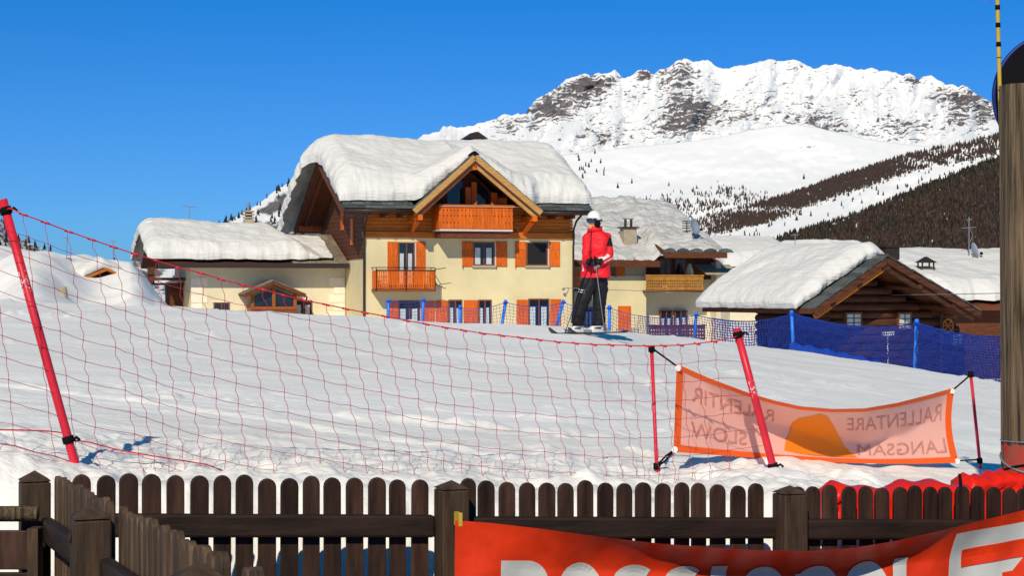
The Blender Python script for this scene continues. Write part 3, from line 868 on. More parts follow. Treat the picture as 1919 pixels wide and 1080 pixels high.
# rafter tails under the eaves
xx = -0.9
tail = MB().box(-0.07, 0.07, -OV + .05, 0.0, -0.18, 0.0).mesh('rafter_tail')
while xx < xr - 0.2:
    if not (xdl - 0.1 < xx < xdr + 0.1):
        put('rafter_tail', tail, CH, (xx, 0, z_e - 0.18), M_dkwood)
    xx += 0.85
# verge boards: left gable and dormer
for (p, q) in (((x0r - 0.03, -OV, z_e - 0.2), (x0r - 0.03, yr, z_r - 0.2)), ((x0r - 0.03, yb, z_b - 0.2), (x0r - 0.03, yr, z_r - 0.2)),
               ((xr + 0.03, -OV, z_e - 0.2), (xr + 0.03, yr, z_r - 0.2))):
    MB().beam(p, q, 0.06, 0.34).build('verge_board', M_dkwood, CH)
MB().beam((x0r + 0.35, yb - 0.1, z_b - 0.30), (x0r + 0.35, yr, z_r - 0.34), 0.14, 0.3).build('barge_rafter', M_dkwood, CH)
MB().beam((x0r + 0.05, D - 0.3, z_b + 0.02), (0.1, D - 0.3, z_b - 0.02), 0.22, 0.24).build('purlin', M_orange, CH)
for sx, xf in ((-1, xdl), (1, xdr)):
    MB().beam((xf, -DV - .045, z_e - 0.14), (xd, -DV - .045, z_d - 0.14), 0.06, 0.26).build('verge_board', M_tan, dorm)
    MB().beam((xf, -DV - .02, z_e - 0.34), (xd, -DV - .02, z_d - 0.34), 0.05, 0.12).build('verge_trim', M_dkwood, dorm)
    MB().beam((xf - sx * 0.25, -DV + .1, z_e - 0.34), (xd, -DV + .1, z_d - 0.50), 0.16, 0.16).build('barge_rafter', M_tan if sx > 0 else M_dkwood, dorm)
    MB().beam((xf - sx * 0.30, -DV, z_e - 0.40), (xf - sx * 0.30, 0.1, z_e - 0.40), 0.24, 0.26).build('purlin', M_orange, dorm)
    MB().beam((xf - sx * 0.30, -OV, z_e - 0.52), (xf - sx * 0.30, 0.0, z_e - 1.05), 0.18, 0.2).build('bracket', M_orange, dorm)
MB().beam((xd, -DV + .02, z_d - 0.62), (xd, 0.6, z_d - 0.62), 0.22, 0.24).build('purlin', M_orange, dorm)
# dormer front wall, glass and posts
wall_y = 0.3
tri = [(xdl + 0.5, z_e - 0.2), (xdr - 0.5, z_e - 0.2), (xd, z_d - 0.35)]
MB().prism(tri, 'y', wall_y, wall_y + 0.12).build('dormer_wall', M_dkwood, dorm)
def dtop(x): return z_d - 0.42 - dor_s * abs(x - xd)
gz0 = K.f(890, 400, wall_y)[1]
for (pa, pb) in ((838, 866), (888, 914)):
    xa = K.f(pa, 380, wall_y)[0]; xb_ = K.f(pb, 380, wall_y)[0]
    poly = [(xa, gz0), (xb_, gz0), (xb_, dtop(xb_) - 0.15), (xa, dtop(xa) - 0.15)]
    MB().prism(poly, 'y', wall_y - 0.03, wall_y - 0.003).build('pane', M_glass, dorm)
for (pa, pb, ztop) in ((867, 877, 352), (878, 888, 342), (915, 926, 362), (927, 944, 372)):
    xa = K.f(pa, 380, wall_y)[0]; xb_ = K.f(pb, 380, wall_y)[0]
    MB().box(xa, xb_, wall_y - 0.55, wall_y - 0.40, gz0, K.f(pa, ztop, wall_y)[1]).build('dormer_post', M_orange, dorm)
# upper balcony
BV = 1.35
bx0, bz0 = K.f(824, 429, -BV); bx1, bz1 = K.f(961, 385, -BV)
BAL = MB().box(bx0, bx1, -BV, 0.0, bz0 - 0.10, bz0 - 0.002).build('balcony', M_frame, CH)
MB().box(bx0 + 0.1, bx1 - 0.1, -BV + .15, -0.11, bz0 - 0.42, bz0 - 0.102).build('balcony_joists', M_dkwood, BAL)
nbo = 20; wbo = (bx1 - bx0) / nbo; hbo = bz1 - bz0 - 0.10
brd = notched_board(wbo - 0.006, hbo, [0.28, 0.62, 0.88], 0.03, 0.05)
for k in range(nbo):
    put('balcony_board', brd, BAL, (bx0 + (k + 0.5) * wbo, -BV - .02, bz0 + 0.02), M_orange)
for xs in (bx0, bx1 - 0.03):
    for k in range(9):
        put('balcony_board', brd, BAL, (xs + 0.002, -BV + .01 + (k + 0.5) * 0.145, bz0 + 0.02), M_orange, math.pi / 2)
MB().box(bx0 - 0.04, bx1 + 0.06, -BV - .09, -BV + .04, bz1 - 0.075, bz1).build('handrail', M_clad, BAL)
MB().tube([(bx0, -BV - .1, bz1 - 0.09), (bx1 + 0.5, -BV - .1, bz1 - 0.09)], 0.012, 6).build('railing_wire', M_frame, BAL)
MB().beam((bx1 + 0.05, -0.05, bz0 + 0.2), (bx1 + 0.55, -0.5, bz0 - 0.05), 0.05, 0.06).build('bracket', M_dkwood, BAL)
# first-floor openings
def opening(pa, pb, ya, yb_, **kw):
    x0_, z1_ = K.f(pa, ya); x1_, z0_ = K.f(pb, yb_)
    return window(CH, x0_, x1_, z0_, z1_, 0.0 - 0.012, **kw), x0_, x1_, z0_, z1_
def shut(pa, pb, ya, yb_):
    x0_, z1_ = K.f(pa, ya); x1_, z0_ = K.f(pb, yb_)
    shutter(CH, x0_, x1_, z0_, z1_, 0.0)
opening(746, 777, 454, 542, curtain=True, sill=False)
shut(726, 745, 453, 540); shut(778, 797, 453, 540)
opening(887, 926, 454, 498, curtain=True); shut(866, 886, 453, 500); shut(929, 950, 453, 500)
opening(986, 1026, 454, 498, dark=True); shut(965, 985, 453, 500); shut(1029, 1049, 453, 500)
for (pa, pb, pt) in ((747, 787, 564), (840, 866, 562), (896, 921, 562), (990, 1029, 560)):
    opening(pa, pb, pt, 625, curtain=True, sill=False)
for (pa, pb, pt) in ((726, 746, 565), (789, 814, 565), (816, 839, 564), (869, 895, 563), (968, 989, 562), (1031, 1051, 561)):
    shut(pa, pb, pt, 625)
for pa, pb in ((778, 778.0), (927.5, 0), (1027, 0)):
    x_, z_ = K.f(pa, 455); x2_, z2_ = K.f(pa, 500)
    MB().box(x_ - 0.03, x_ + 0.03, -0.10, -0.05, z2_, z_).build('window_reveal', M_frame, CH)
# lower balcony
cx0, cz0 = K.f(705, 546, -1.05); cx1, cz1 = K.f(816, 507, -1.05)
LB = MB().box(cx0, cx1, -1.05, -0.002, cz0 - 0.02, cz0 + 0.10).build('balcony', M_brownframe, CH)
hb2 = cz1 - cz0 - 0.14
bal = baluster_mesh(0.095, hb2)
nbal = 27
for k in range(nbal):
    put('baluster', bal, LB, (cx0 + 0.06 + (cx1 - cx0 - 0.12) * k / (nbal - 1), -1.02, cz0 + 0.12), M_orange)
for k in range(9):
    put('baluster', bal, LB, (cx0 + 0.04, -0.94 + 0.105 * k, cz0 + 0.12), M_orange, math.pi / 2)
    put('baluster', bal, LB, (cx1 - 0.06, -0.94 + 0.105 * k, cz0 + 0.12), M_orange, math.pi / 2)
MB().box(cx0 - 0.02, cx1 + 0.02, -1.05, -0.97, cz1 - 0.03, cz1 + 0.03).build('handrail', M_dkwood, LB)
MB().tube([(cx0, -0.05, cz1 + 0.13), (cx0, -0.95, cz1 + 0.13), (cx0 + 0.1, -1.04, cz1 + 0.13), (cx1 - 0.1, -1.04, cz1 + 0.13), (cx1, -0.95, cz1 + 0.13), (cx1, -0.05, cz1 + 0.13)], 0.022, 6).build('railing', M_black, LB)
for xs in (cx0 + 0.01, (cx0 + cx1) / 2, cx1 - 0.01):
    MB().box(xs - 0.015, xs + 0.015, -1.06, -1.03, cz0, cz1 + 0.13).build('railing_post', M_black, LB)
MB().tube([(cx1, -0.9, cz1 + 0.05), (cx1 + 0.55, -0.9, cz1 + 0.12)], 0.018, 5).build('flag_holder', M_gutter, LB)
MB().tube([(cx1, -0.9, cz0 + 0.35), (cx1 + 0.55, -0.9, cz0 + 0.12)], 0.018, 5).build('flag_holder', M_gutter, LB)
lx, lz = K.f(1056, 541)
MB().tube([(lx - 0.12, -0.35, lz), (lx + 0.05, -0.3, lz + 0.04), (lx + 0.25, -0.02, lz + 0.02)], 0.02, 6).ellipsoid((lx - 0.12, -0.35, lz - 0.03), (0.09, 0.09, 0.07), 8, 6).build('wall_lamp', M_grey, CH)
# snow on the roof, flowing over the dormer
def z_all(X, Y):
    a = deck_main(X, Y)
    zf = z_e + main_s * (Y + OV); zk = z_b + back_s * (yb - Y)
    kk = 0.35
    a = -kk * np.log(np.exp(-zf / kk) + np.exp(-zk / kk)) + 0.2
    a = np.minimum(a, np.minimum(zf, zk) + 0.2)
    d = deck_dorm(X) - 0.15 * np.exp(-((X - xd) / 0.5) ** 2) + 0.0 * Y
    d = np.where(Y > yr + 1.0, -10, d)
    k2 = 0.22
    mx = np.maximum(a, d)
    return mx + k2 * np.log1p(np.exp(-np.abs(a - d) / k2))
def front_edge(X):
    wob = 0.10 * fbm(X * 0.9, X * 0 + 1.7, 201, 4)
    dm = sstep(xdl - 0.2, xdl + 0.5, X) * (1 - sstep(xdr - 0.5, xdr + 0.2, X))
    side = np.where(X < xd, 0.55, 0.12)
    return -OV + 0.42 + wob + dm * (-0.55 + side * np.clip(1 - np.abs(np.abs(X - xd) - 0.9) / 1.6, 0, 1))
def thin_dorm(X, Y):
    dm = np.exp(-((X - xd) / 1.5) ** 2) * (1 - sstep(0.5, 4.5, Y))
    lft = 0.12 * np.exp(-((X - x0r) / 2.5) ** 2)
    return 1 - 0.42 * dm + lft
def cornice(X, Y, z, dx0, prof):
    k = sstep(yr - 1.6, yr + 1.2, Y) * np.exp(-(dx0 / 0.75) ** 1.5)
    n = 1 + 0.35 * fbm(Y * 0.8, Y * 0 + 3, 217, 3)
    return X - 0.75 * k * n, Y, z - 0.45 * k * n * (1 - 0.5 * prof)
roof_snow(CH, x0r - 0.12, xr + 0.05, front_edge, yb + 0.1, z_all, 1.12, 0.85, 211, 240, 180, 0.16, 0.05, thin_dorm, warp=cornice)
chx, chz = K.f(889, 259, yr + 0.9)
MB().prism([(chx - 0.62, chz - 0.05), (chx + 0.62, chz - 0.05), (chx + 0.08, chz + 0.30), (chx - 0.08, chz + 0.30)], 'y', yr + 0.4, yr + 1.5).box(chx - 0.45, chx + 0.45, yr + 0.55, yr + 1.35, z_r - 0.3, chz - 0.052).build('chimney', M_gutter, CH)

# ------------------------------------------------------------------ annex on the left
AO = K.w(0, 4.4, 0)
A = Frame(AO.x, AO.y, 17)
AV = 1.15
AN = A.empty('annex_house')
tag(AN, 'low cream annex with rounded roof snow left of the large chalet', 'house')
ax0 = A.f(358, 540)[0]
az_e = A.f(480, 494, -AV)[1]
ax_l = A.f(297, 495, -AV)[0]
AD = 7.0; ayr = 3.3; az_r = az_e + 0.34 * (ayr + AV); a_s = 0.34
MB().box(ax0, -0.02, 0, 0.4, -2.6, az_e - 0.02).build('front_wall', M_plaster2, AN)
MB().box(ax0, ax0 + 0.4, 0.402, AD, -2.6, az_e + 0.4).build('end_wall', M_plaster2, AN)
MB().prism([(0.1, az_e + 0.402), (AD, az_e + 0.402), (ayr, az_r - 0.25)], 'x', ax0 + 0.05, ax0 + 0.2).build('gable_wall', M_dkwood, AN)
ar = MB()
ar.slab([(ax_l, -AV, az_e), (-0.06, -AV, az_e), (-0.06, ayr, az_r), (ax_l, ayr, az_r)], 0.18)
ar.slab([(ax_l, ayr, az_r), (-0.06, ayr, az_r), (-0.06, AD + 0.7, az_e), (ax_l, AD + 0.7, az_e)], 0.18)
AR = ar.build('roof', M_dkwood, AN)
MB().box(ax_l, -0.07, -AV - .08, -AV - .002, az_e - 0.22, az_e + 0.02).build('fascia', M_gutter, AN)
rt = MB().box(-0.07, 0.07, -AV + .08, -0.002, -0.17, 0.0).mesh('rafter_tail')
for k in range(12):
    put('rafter_tail', rt, AN, (ax0 + 0.4 + k * (-ax0 - 0.7) / 11, 0, az_e + 0.03), M_dkwood)
# exposed shingle boards beside the chalet
sx0 = A.f(560, 470, 0.5)[0]
for c in range(6):
    y0_ = -AV - .05 + c * 0.75
    x_ = sx0 - 0.6
    while x_ < -0.10:
        w_ = min(random.uniform(0.9, 1.5), -0.08 - x_)
        MB().slab([(x_, y0_, az_e + a_s * (y0_ + AV) + 0.075), (x_ + w_ - 0.02, y0_, az_e + a_s * (y0_ + AV) + 0.075),
                   (x_ + w_ - 0.02, y0_ + 0.8, az_e + a_s * (y0_ + AV + .8) + 0.045), (x_, y0_ + 0.8, az_e + a_s * (y0_ + AV + .8) + 0.045)], 0.04).build('shingle', M_shingle, AR)
        x_ += w_
# stone quoins
for side, xa in ((0, ax0), (1, -1.05)):
    for k in range(7):
        w_ = 0.55 if k % 2 else 0.8
        xs = xa if side == 0 else -0.06 - w_
        MB().box(xs, xs + w_, -0.03, -0.002, -0.75 + k * 0.42, -0.75 + k * 0.42 + 0.40).build('quoin', M_quoin, AN)
# small window
wx0, wz1 = A.f(400, 567); wx1, wz0 = A.f(430, 600)
window(AN, wx0, wx1, wz0, wz1, -0.012, frame=M_brownframe, sill=False)
MB().box(wx0 - 0.1, wx1 + 0.1, -0.035, -0.002, wz1 + 0.002, wz1 + 0.09).build('lintel', M_quoin, AN)
wx0, wz1 = A.f(553, 563); wx1, wz0 = A.f(585, 600)
window(AN, wx0, wx1, wz0, wz1, -0.012, frame=M_brownframe, curtain=True, sill=False)
M_porch = mat('brown_porch_wood', (0.30, 0.085, 0.012), 0.6, var=0.3, scale=3, stretch=(5, 5, 0.6))
# timber porch with little gabled roof
pxl, pzt = A.f(470, 545, -1.3); pxr = A.f(556, 545, -1.3)[0]; pza = A.f(510, 527, -1.5)[1]; pze = A.f(510, 552, -1.5)[1]
pxa = A.f(511, 530, -1.5)[0]
PO = MB().box(pxl, pxr, -1.3, -0.004, -2.0, pze - 0.62).build('porch', M_brownframe, AN)
for xs in (pxl, (pxl + pxr) / 2 - 0.08, pxr - 0.16):
    MB().box(xs, xs + 0.16, -1.32, -1.14, pze - 0.618, pze + (0.35 if abs(xs - (pxl + pxr) / 2) < 0.2 else 0.0)).build('porch_post', M_porch, PO)
MB().box(pxl - 0.02, pxr + 0.02, -1.34, -1.1, pze - 0.74, pze - 0.60).build('porch_beam', M_porch, PO)
hm = (pxl + pxr) / 2
for (xa, xb_) in ((pxl + 0.16, hm - 0.08), (hm + 0.08, pxr - 0.16)):
    MB().prism([(xa, pze - 0.59), (xb_, pze - 0.59), (xb_, pze + 0.28 - 0.35 * abs(xb_ - hm)), (xa, pze + 0.28 - 0.35 * abs(xa - hm))], 'y', -1.22, -1.20).build('pane', M_glass, PO)
psl = (pza - pze) / (pxr + 0.35 - pxa)
for (xe) in (pxl - 0.40, pxr + 0.35):
    MB().slab([(pxa, -1.7, pza), (xe, -1.7, pze), (xe, -0.05, pze), (pxa, -0.05, pza)], 0.10).build('porch_roof', M_dkwood, PO)
    for k in range(4):
        f0 = k / 4; f1 = (k + 1.1) / 4
        a_ = Vector((pxa, -1.74, pza)).lerp(Vector((xe, -1.74, pze)), f0); b_ = Vector((pxa, -1.74, pza)).lerp(Vector((xe, -1.74, pze)), f1)
        MB().slab([a_ + Vector((0, 0, .07 - .02 * k / 4)), b_ + Vector((0, 0, .055)), b_ + Vector((0, 1.7, .055)), a_ + Vector((0, 1.7, .07))], 0.05).build('shingle', M_shingle, PO)
    MB().beam((pxa, -1.74, pza - 0.08), (xe, -1.74, pze - 0.08), 0.05, 0.18).build('verge_board', M_dkwood, PO)
MB().tube([(pxr + 0.33, -1.7, pze - 0.05), (pxr + 0.42, -1.75, pze - 0.12), (pxr + 0.40, -1.75, pze - 0.32)], 0.04, 6).build('downpipe', M_gutter, PO)
# balcony and timber at the left end
MB().box(ax_l + 0.1, ax0 - 0.02, 2.6, 5.5, az_e - 1.05, az_e - 0.95).build('side_balcony', M_dkwood, AN)
for k in range(5):
    MB().box(ax_l + 0.12, ax_l + 0.2, 2.65 + k * 0.65, 2.75 + k * 0.65, az_e - 0.95, az_e - 0.15).build('balcony_post', M_dkwood, AN)
MB().box(ax_l + 0.09, ax_l + 0.16, 2.6, 5.5, az_e - 0.52, az_e - 0.42).build('handrail', M_dkwood, AN)
MB().box(ax_l - 0.9, ax0, 2.2, 2.45, az_e - 0.82, az_e - 0.68).build('beam', M_dkwood, AN)
MB().box(ax0 - 0.65, ax0 - 0.004, 3.1, 5.6, -2.0, az_e - 1.06).build('timber_lean_to', M_dkwood, AN)
def az_all(X, Y):
    zf = az_e + a_s * (Y + AV); zk = az_e + a_s * (AD + 0.7 - Y); kk = 0.3
    return np.minimum(-kk * np.log(np.exp(-zf / kk) + np.exp(-zk / kk)) + 0.2, np.minimum(zf, zk) + 0.2)
def a_edge(X):
    dr_ = sstep(sx0 - 0.5, sx0 + 1.2, X)
    return -AV - .02 + 0.12 * fbm(X * 0.9, X * 0 + 4.1, 221, 4) + 0.25 * dr_
def a_thick(X, Y):
    rt_ = (X - sx0) / 1.2 + (Y - 0) * 0.28
    return (1 - sstep(-0.6, 0.75, rt_)) * (1 - 0.14 * np.exp(-((X - A.f(445, 430, 2)[0]) / 1.6) ** 2) + 0.12 * np.exp(-((X - ax_l) / 3.0) ** 2)) * 1.0 + 0.0
roof_snow(AN, ax_l - 0.5, sx0 + 1.4, a_edge, AD + 0.6, az_all, 0.74, 0.6, 231, 220, 120, 0.16, 0.06, a_thick)
c_x, c_z = A.f(466, 402, ayr)
AC = MB().box(c_x - 0.24, c_x + 0.24, ayr - 0.24, ayr + 0.24, az_r - 0.3, c_z - 0.25).build('chimney', M_chimney, AN)
for k in range(3):
    MB().box(c_x - 0.26, c_x + 0.26, ayr - 0.26, ayr + 0.26, c_z - 0.25 + 0.155 * k + 0.05, c_z - 0.25 + 0.155 * k + 0.13).build('chimney_slab', M_chimney, AC)
    MB().box(c_x - 0.16, c_x + 0.16, ayr - 0.16, ayr + 0.16, c_z - 0.25 + 0.155 * k - 0.02, c_z - 0.25 + 0.155 * k + 0.052).build('chimney_core', M_dark, AC)
MB().tube([(c_x, ayr, c_z + 0.2), (c_x, ayr, c_z + 0.62)], 0.06, 8).build('flue', M_grey, AC)
at_x, at_z = A.f(355, 388, ayr)
TA = MB().tube([(at_x, ayr, az_r), (at_x, ayr, at_z + 0.05)], 0.02, 6).build('antenna_mast', M_grey, AN)
MB().tube([(at_x - 0.4, ayr, at_z + 0.05), (at_x + 0.42, ayr, at_z - 0.02)], 0.016, 5).build('antenna_boom', M_grey, TA)
for k in range(5):
    MB().tube([(at_x - 0.35 + k * 0.18, ayr - 0.12, at_z + 0.04), (at_x - 0.35 + k * 0.18, ayr + 0.12, at_z + 0.06)], 0.008, 4).build('antenna_rod', M_grey, TA)

# ------------------------------------------------------------------ house behind the skier
Bq = P(1075, 540, 104)
B = Frame(Bq.x, Bq.y, 17)
BH = B.empty('village_house')
tag(BH, 'cream house with thin rough roof snow and carved balcony behind the skier', 'house')
bL = B.f(1345, 540)[0]
bx_st = B.f(1211, 540)[0]        # where the recessed balcony bay starts
bz_e = B.f(1150, 490, -0.9)[1]; bz_e2 = B.f(1300, 474, -1.6)[1]
byr, bz_r = 6.5, B.f(1180, 383, 6.5)[1] - 0.25
b_s = (bz_r - bz_e) / (byr + 0.9)
bz_p = B.f(1150, 517)[1]
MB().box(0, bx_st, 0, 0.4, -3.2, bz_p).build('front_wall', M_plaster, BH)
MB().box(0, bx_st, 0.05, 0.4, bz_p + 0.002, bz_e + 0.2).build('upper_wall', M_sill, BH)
MB().box(bx_st, bL, 1.2, 1.6, -3.2, bz_e + 0.4).build('bay_wall', M_plaster2, BH)
MB().box(bx_st - 0.02, bL + 0.02, 1.0, 1.198, bz_p - 0.2, bz_e + 0.3).build('bay_timber', M_dkwood, BH)
MB().box(bL, bL + 0.3, 0.2, 12, -3.2, bz_e).build('end_wall', M_plaster2, BH)
MB().box(0, 0.3, 0.402, 12, -3.2, bz_e).build('end_wall', M_plaster2, BH)
bxr = B.f(1362, 470, -1.6)[0]; bx_m = B.f(1240, 478, -1.2)[0]
br = MB()
br.slab([(-0.8, -0.9, bz_e), (bx_m, -0.9, bz_e), (bx_m, byr, bz_r), (-0.8, byr, bz_r)], 0.2)
br.slab([(bx_m + .002, -1.6, bz_e2), (bxr, -1.6, bz_e2), (bxr, byr, bz_r), (bx_m + .002, byr, bz_r)], 0.2)
br.slab([(-0.8, byr, bz_r), (bxr, byr, bz_r), (bxr, 14, bz_e), (-0.8, 14, bz_e)], 0.2)
BR = br.build('roof', M_dkwood, BH)
MB().box(-0.8, bx_m, -0.98, -0.902, bz_e - 0.32, bz_e + 0.02).build('fascia', M_dkwood, BH)
MB().box(bx_m, bxr, -1.68, -1.602, bz_e2 - 0.30, bz_e2 + 0.02).build('fascia', M_dkwood, BH)
xx = bx_m
while xx < bxr - 0.3:
    w_ = random.uniform(0.7, 1.3)
    MB().prism([(xx, bz_e2 + 0.03), (xx + w_, bz_e2 + 0.03), (xx + w_ * 0.8, bz_e2 + 0.20), (xx + w_ * 0.5, bz_e2 + 0.27), (xx + w_ * 0.15, bz_e2 + 0.18)], 'y', -1.65, -1.2).build('slate', M_slate, BR)
    xx += w_ + 0.02
def bz_all(X, Y):
    k = sstep(bx_m - 0.4, bx_m + 0.4, X)
    y0 = -0.9 - 0.7 * k; ze = bz_e + (bz_e2 - bz_e) * k
    zf = ze + (bz_r - ze) * (Y - y0) / (byr - y0); zk = bz_e + (bz_r - bz_e) * (14 - Y) / (14 - byr)
    return np.minimum(zf, zk)
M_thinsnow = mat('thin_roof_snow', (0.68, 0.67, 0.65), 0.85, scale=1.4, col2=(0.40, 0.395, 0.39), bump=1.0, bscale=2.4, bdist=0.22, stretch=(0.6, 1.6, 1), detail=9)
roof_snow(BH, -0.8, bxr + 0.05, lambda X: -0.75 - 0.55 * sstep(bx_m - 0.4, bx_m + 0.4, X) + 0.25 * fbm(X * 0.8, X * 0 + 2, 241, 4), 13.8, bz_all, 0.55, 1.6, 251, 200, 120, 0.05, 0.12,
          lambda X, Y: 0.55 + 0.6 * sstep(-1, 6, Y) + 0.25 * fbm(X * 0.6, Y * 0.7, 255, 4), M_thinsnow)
# chimney with two pots
qx_, qz_ = B.f(1178, 463, 1.0); _, qt = B.f(1178, 428, 1.0)
BC = MB().box(qx_ - 0.40, qx_ + 0.40, 0.7, 1.4, qz_ - 0.6, qt).build('chimney', M_chimney, BH)
MB().box(qx_ - 0.52, qx_ + 0.52, 0.58, 1.52, qt + 0.002, qt + 0.08).build('chimney_cap', M_gutter, BC)
for s in (-0.18, 0.18):
    MB().tube([(qx_ + s, 1.05, qt + 0.08), (qx_ + s, 1.05, qt + 0.52)], 0.08, 8).box(qx_ + s - 0.13, qx_ + s + 0.13, 0.92, 1.18, qt + 0.54, qt + 0.58).build('chimney_pot', M_gutter, BC)
# openings and balconies
def bwin(pa, pb, ya, yb_, y=0.0, **kw):
    x0_, z1_ = B.f(pa, ya, y); x1_, z0_ = B.f(pb, yb_, y); return window(BH, x0_, x1_, z0_, z1_, y - 0.012, **kw)
bwin(1146, 1158, 498, 518, sill=False)
bwin(1095, 1112, 576, 612, curtain=True, sill=False)
x0_, z1_ = B.f(1158, 574); x1_, z0_ = B.f(1182, 640); shutter(BH, x0_, x1_, z0_, z1_, 0.0)
x0_, z1_ = B.f(1153, 500); x1_, z0_ = B.f(1171, 518); shutter(BH, x0_, x1_, z0_, z1_, 0.0)
bwin(1236, 1258, 484, 520, 1.0, sill=False); bwin(1264, 1286, 484, 520, 1.0, sill=False)
bwin(1237, 1260, 582, 640, 1.0, curtain=True); bwin(1264, 1288, 582, 640, 1.0, curtain=True)
ex0, ez0 = B.f(1210, 544, -0.5); ex1, ez1 = B.f(1318, 517, -0.5)
BB = MB().box(ex0, ex1, -0.5, 0.998, ez0 - 0.14, ez0).build('balcony', M_dkwood, BH)
ncb = 26; cb_w = (ex1 - ex0) / ncb
cbm = notched_board(cb_w - 0.004, ez1 - ez0 - 0.02, [0.2, 0.36, 0.52], 0.048, 0.055)
for k in range(ncb):
    put('balcony_board', cbm, BB, (ex0 + (k + 0.5) * cb_w, -0.52, ez0 + 0.01), M_balc2)
MB().box(ex0 - 0.03, ex1 + 0.03, -0.56, -0.46, ez1 - 0.02, ez1 + 0.05).build('handrail', M_balc2, BB)
fx0, fz0 = B.f(1073, 542, -0.4); fx1, fz1 = B.f(1090, 505, -0.4)
FB = MB().box(fx0 - 0.6, fx1, -0.4, -0.002, fz0 - 0.12, fz0).build('balcony', M_dkwood, BH)
cbm2 = notched_board(0.10, fz1 - fz0, [0.3, 0.6], 0.02, 0.05)
for k in range(9):
    put('balcony_board', cbm2, FB, (fx0 - 0.5 + k * 0.115, -0.42, fz0 + 0.01), M_orange)
# awning right of the balcony
gx0, gz0_ = B.f(1302, 497, 0.9); gx1, gz1_ = B.f(1350, 497, 0.9)
MB().slab([(gx0, -0.8, gz0_ - 0.5), (gx1 + 0.6, -0.8, gz0_ - 0.5), (gx1 + 0.6, 0.99, gz0_ + 0.05), (gx0, 0.99, gz0_ + 0.05)], 0.08).build('awning', M_chimney, BH)
# parasol folded on the balcony
ux, uz = B.f(1292, 522, 0.2)
tag(MB().tube([B.w(ux, 0.2, ez0), B.w(ux, 0.2, ez0 + 0.6), B.w(ux, 0.2, ez0 + 1.1), B.w(ux, 0.2, ez0 + 1.55)], [0.2, 0.26, 0.24, 0.10], 10).build('folded_parasol', M_plaster2, None, True),
    'cream folded parasol standing on the carved balcony', 'parasol')
# satellite dishes: bowl + arm + bracket
def dish(name, parent_loc, r, yaw, label, mast=0.5):
    e = empty(name, parent_loc)
    m = MB(); nr, na = 5, 20
    dirv = Vector((math.sin(yaw), -math.cos(yaw), 0.25)).normalized(); a = dirv.cross(Vector((0, 0, 1))).normalized(); b = a.cross(dirv)
    vs = []; fs = []
    c = Vector((0, 0, mast))
    for i in range(nr + 1):
        rr = r * i / nr
        for k in range(na):
            t = 2 * math.pi * k / na
            vs.append(c + a * (rr * math.cos(t)) + b * (rr * 1.1 * math.sin(t)) + dirv * (0.28 * r * (rr / r) ** 2))
    for i in range(nr):
        for k in range(na):
            fs.append((i * na + k, i * na + (k + 1) % na, (i + 1) * na + (k + 1) % na, (i + 1) * na + k))
    m.add(vs, fs)
    o = m.build('bowl', M_dish, e, True)
    sm = o.modifiers.new('solid', 'SOLIDIFY'); sm.thickness = 0.02
    MB().tube([(0, 0, -0.4), (0, 0, mast)], 0.03, 6).build('mast', M_grey, e)
    MB().tube([c - b * r, c - b * (r * 0.7) + dirv * r * 1.1], 0.018, 5).build('arm', M_grey, e)
    h = c - b * (r * 0.7) + dirv * r * 1.1
    MB().box(h.x - 0.06, h.x + 0.06, h.y - 0.06, h.y + 0.06, h.z - 0.05, h.z + 0.09).build('receiver', M_black, e)
    tag(e, label, 'satellite dish')
    return e
dx_, dy_, dz_ = on_roof(B, 1299, 440, bz_all, 0.6)
dish('satellite_dish', B.w(dx_, dy_, dz_ - 0.1), 0.45, math.radians(50), 'grey satellite dish on the thin snowy roof behind the skier', 0.55)
tx_, ty_, tz_ = on_roof(B, 1287, 432, bz_all, 0.5)
e_ = empty('antenna', B.w(tx_, ty_, tz_))
MB().tube([(0, 0, -0.5), (0, 0, 0.55)], 0.03, 6).build('mast', M_black, e_)
for k in range(4):
    MB().box(-0.28, 0.22, -0.03, 0.03, 0.12 + k * 0.13, 0.17 + k * 0.13).build('reflector_bar', M_black, e_)
tag(e_, 'small black grid antenna beside the dish on the thin snowy roof', 'antenna')
# terrace rail and chairs in front of the house
rx0, rz1 = B.f(1216, 610, -4); rx1, rz0 = B.f(1322, 650, -4)
TR = empty('terrace_railing', B.w(rx0, -4, rz0), B.a)
tag(TR, 'brown carved board railing behind the blue net below the balcony house', 'railing')
wR = (rx1 - rx0); nR = 22
tb = notched_board(wR / nR - 0.006, rz1 - rz0 - 0.05, [0.55, 0.75, 0.95], 0.035, 0.06)
for k in range(nR): put('railing_board', tb, TR, ((k + 0.5) * wR / nR, 0, 0), M_dkwood)
MB().box(-0.05, wR + 0.05, -0.05, 0.07, rz1 - rz0 - 0.05, rz1 - rz0 + 0.02).build('handrail', M_dkwood, TR)
for n_, (pc, lab) in enumerate(((1168, 'metal terrace chair nearest the skier behind the blue net'), (1193, 'metal terrace chair beside the brown carved railing'))):
    q = P(pc, 640, 92); q.z = P(pc, 652, 92).z
    c_ = empty('terrace_chair', q, math.radians(20)); tag(c_, lab, 'chair', 'terrace chairs')
    MB().box(-0.25, 0.25, -0.25, 0.25, 0.44, 0.48).build('seat', M_grey, c_)
    bk = MB().tube([(-0.25, 0.25, 0.48), (-0.25, 0.32, 0.95), (0.25, 0.32, 0.95), (0.25, 0.25, 0.48)], 0.02, 6)
    for k in range(4): bk.box(-0.24, 0.24, 0.27 + 0.015 * k, 0.285 + 0.015 * k, 0.56 + 0.1 * k, 0.61 + 0.1 * k)
    bk.build('backrest', M_grey, c_)
    for sx in (-0.23, 0.23):
        for sy in (-0.23, 0.23): MB().tube([(sx, sy, 0), (sx, sy, 0.44)], 0.018, 6).build('leg', M_grey, c_)

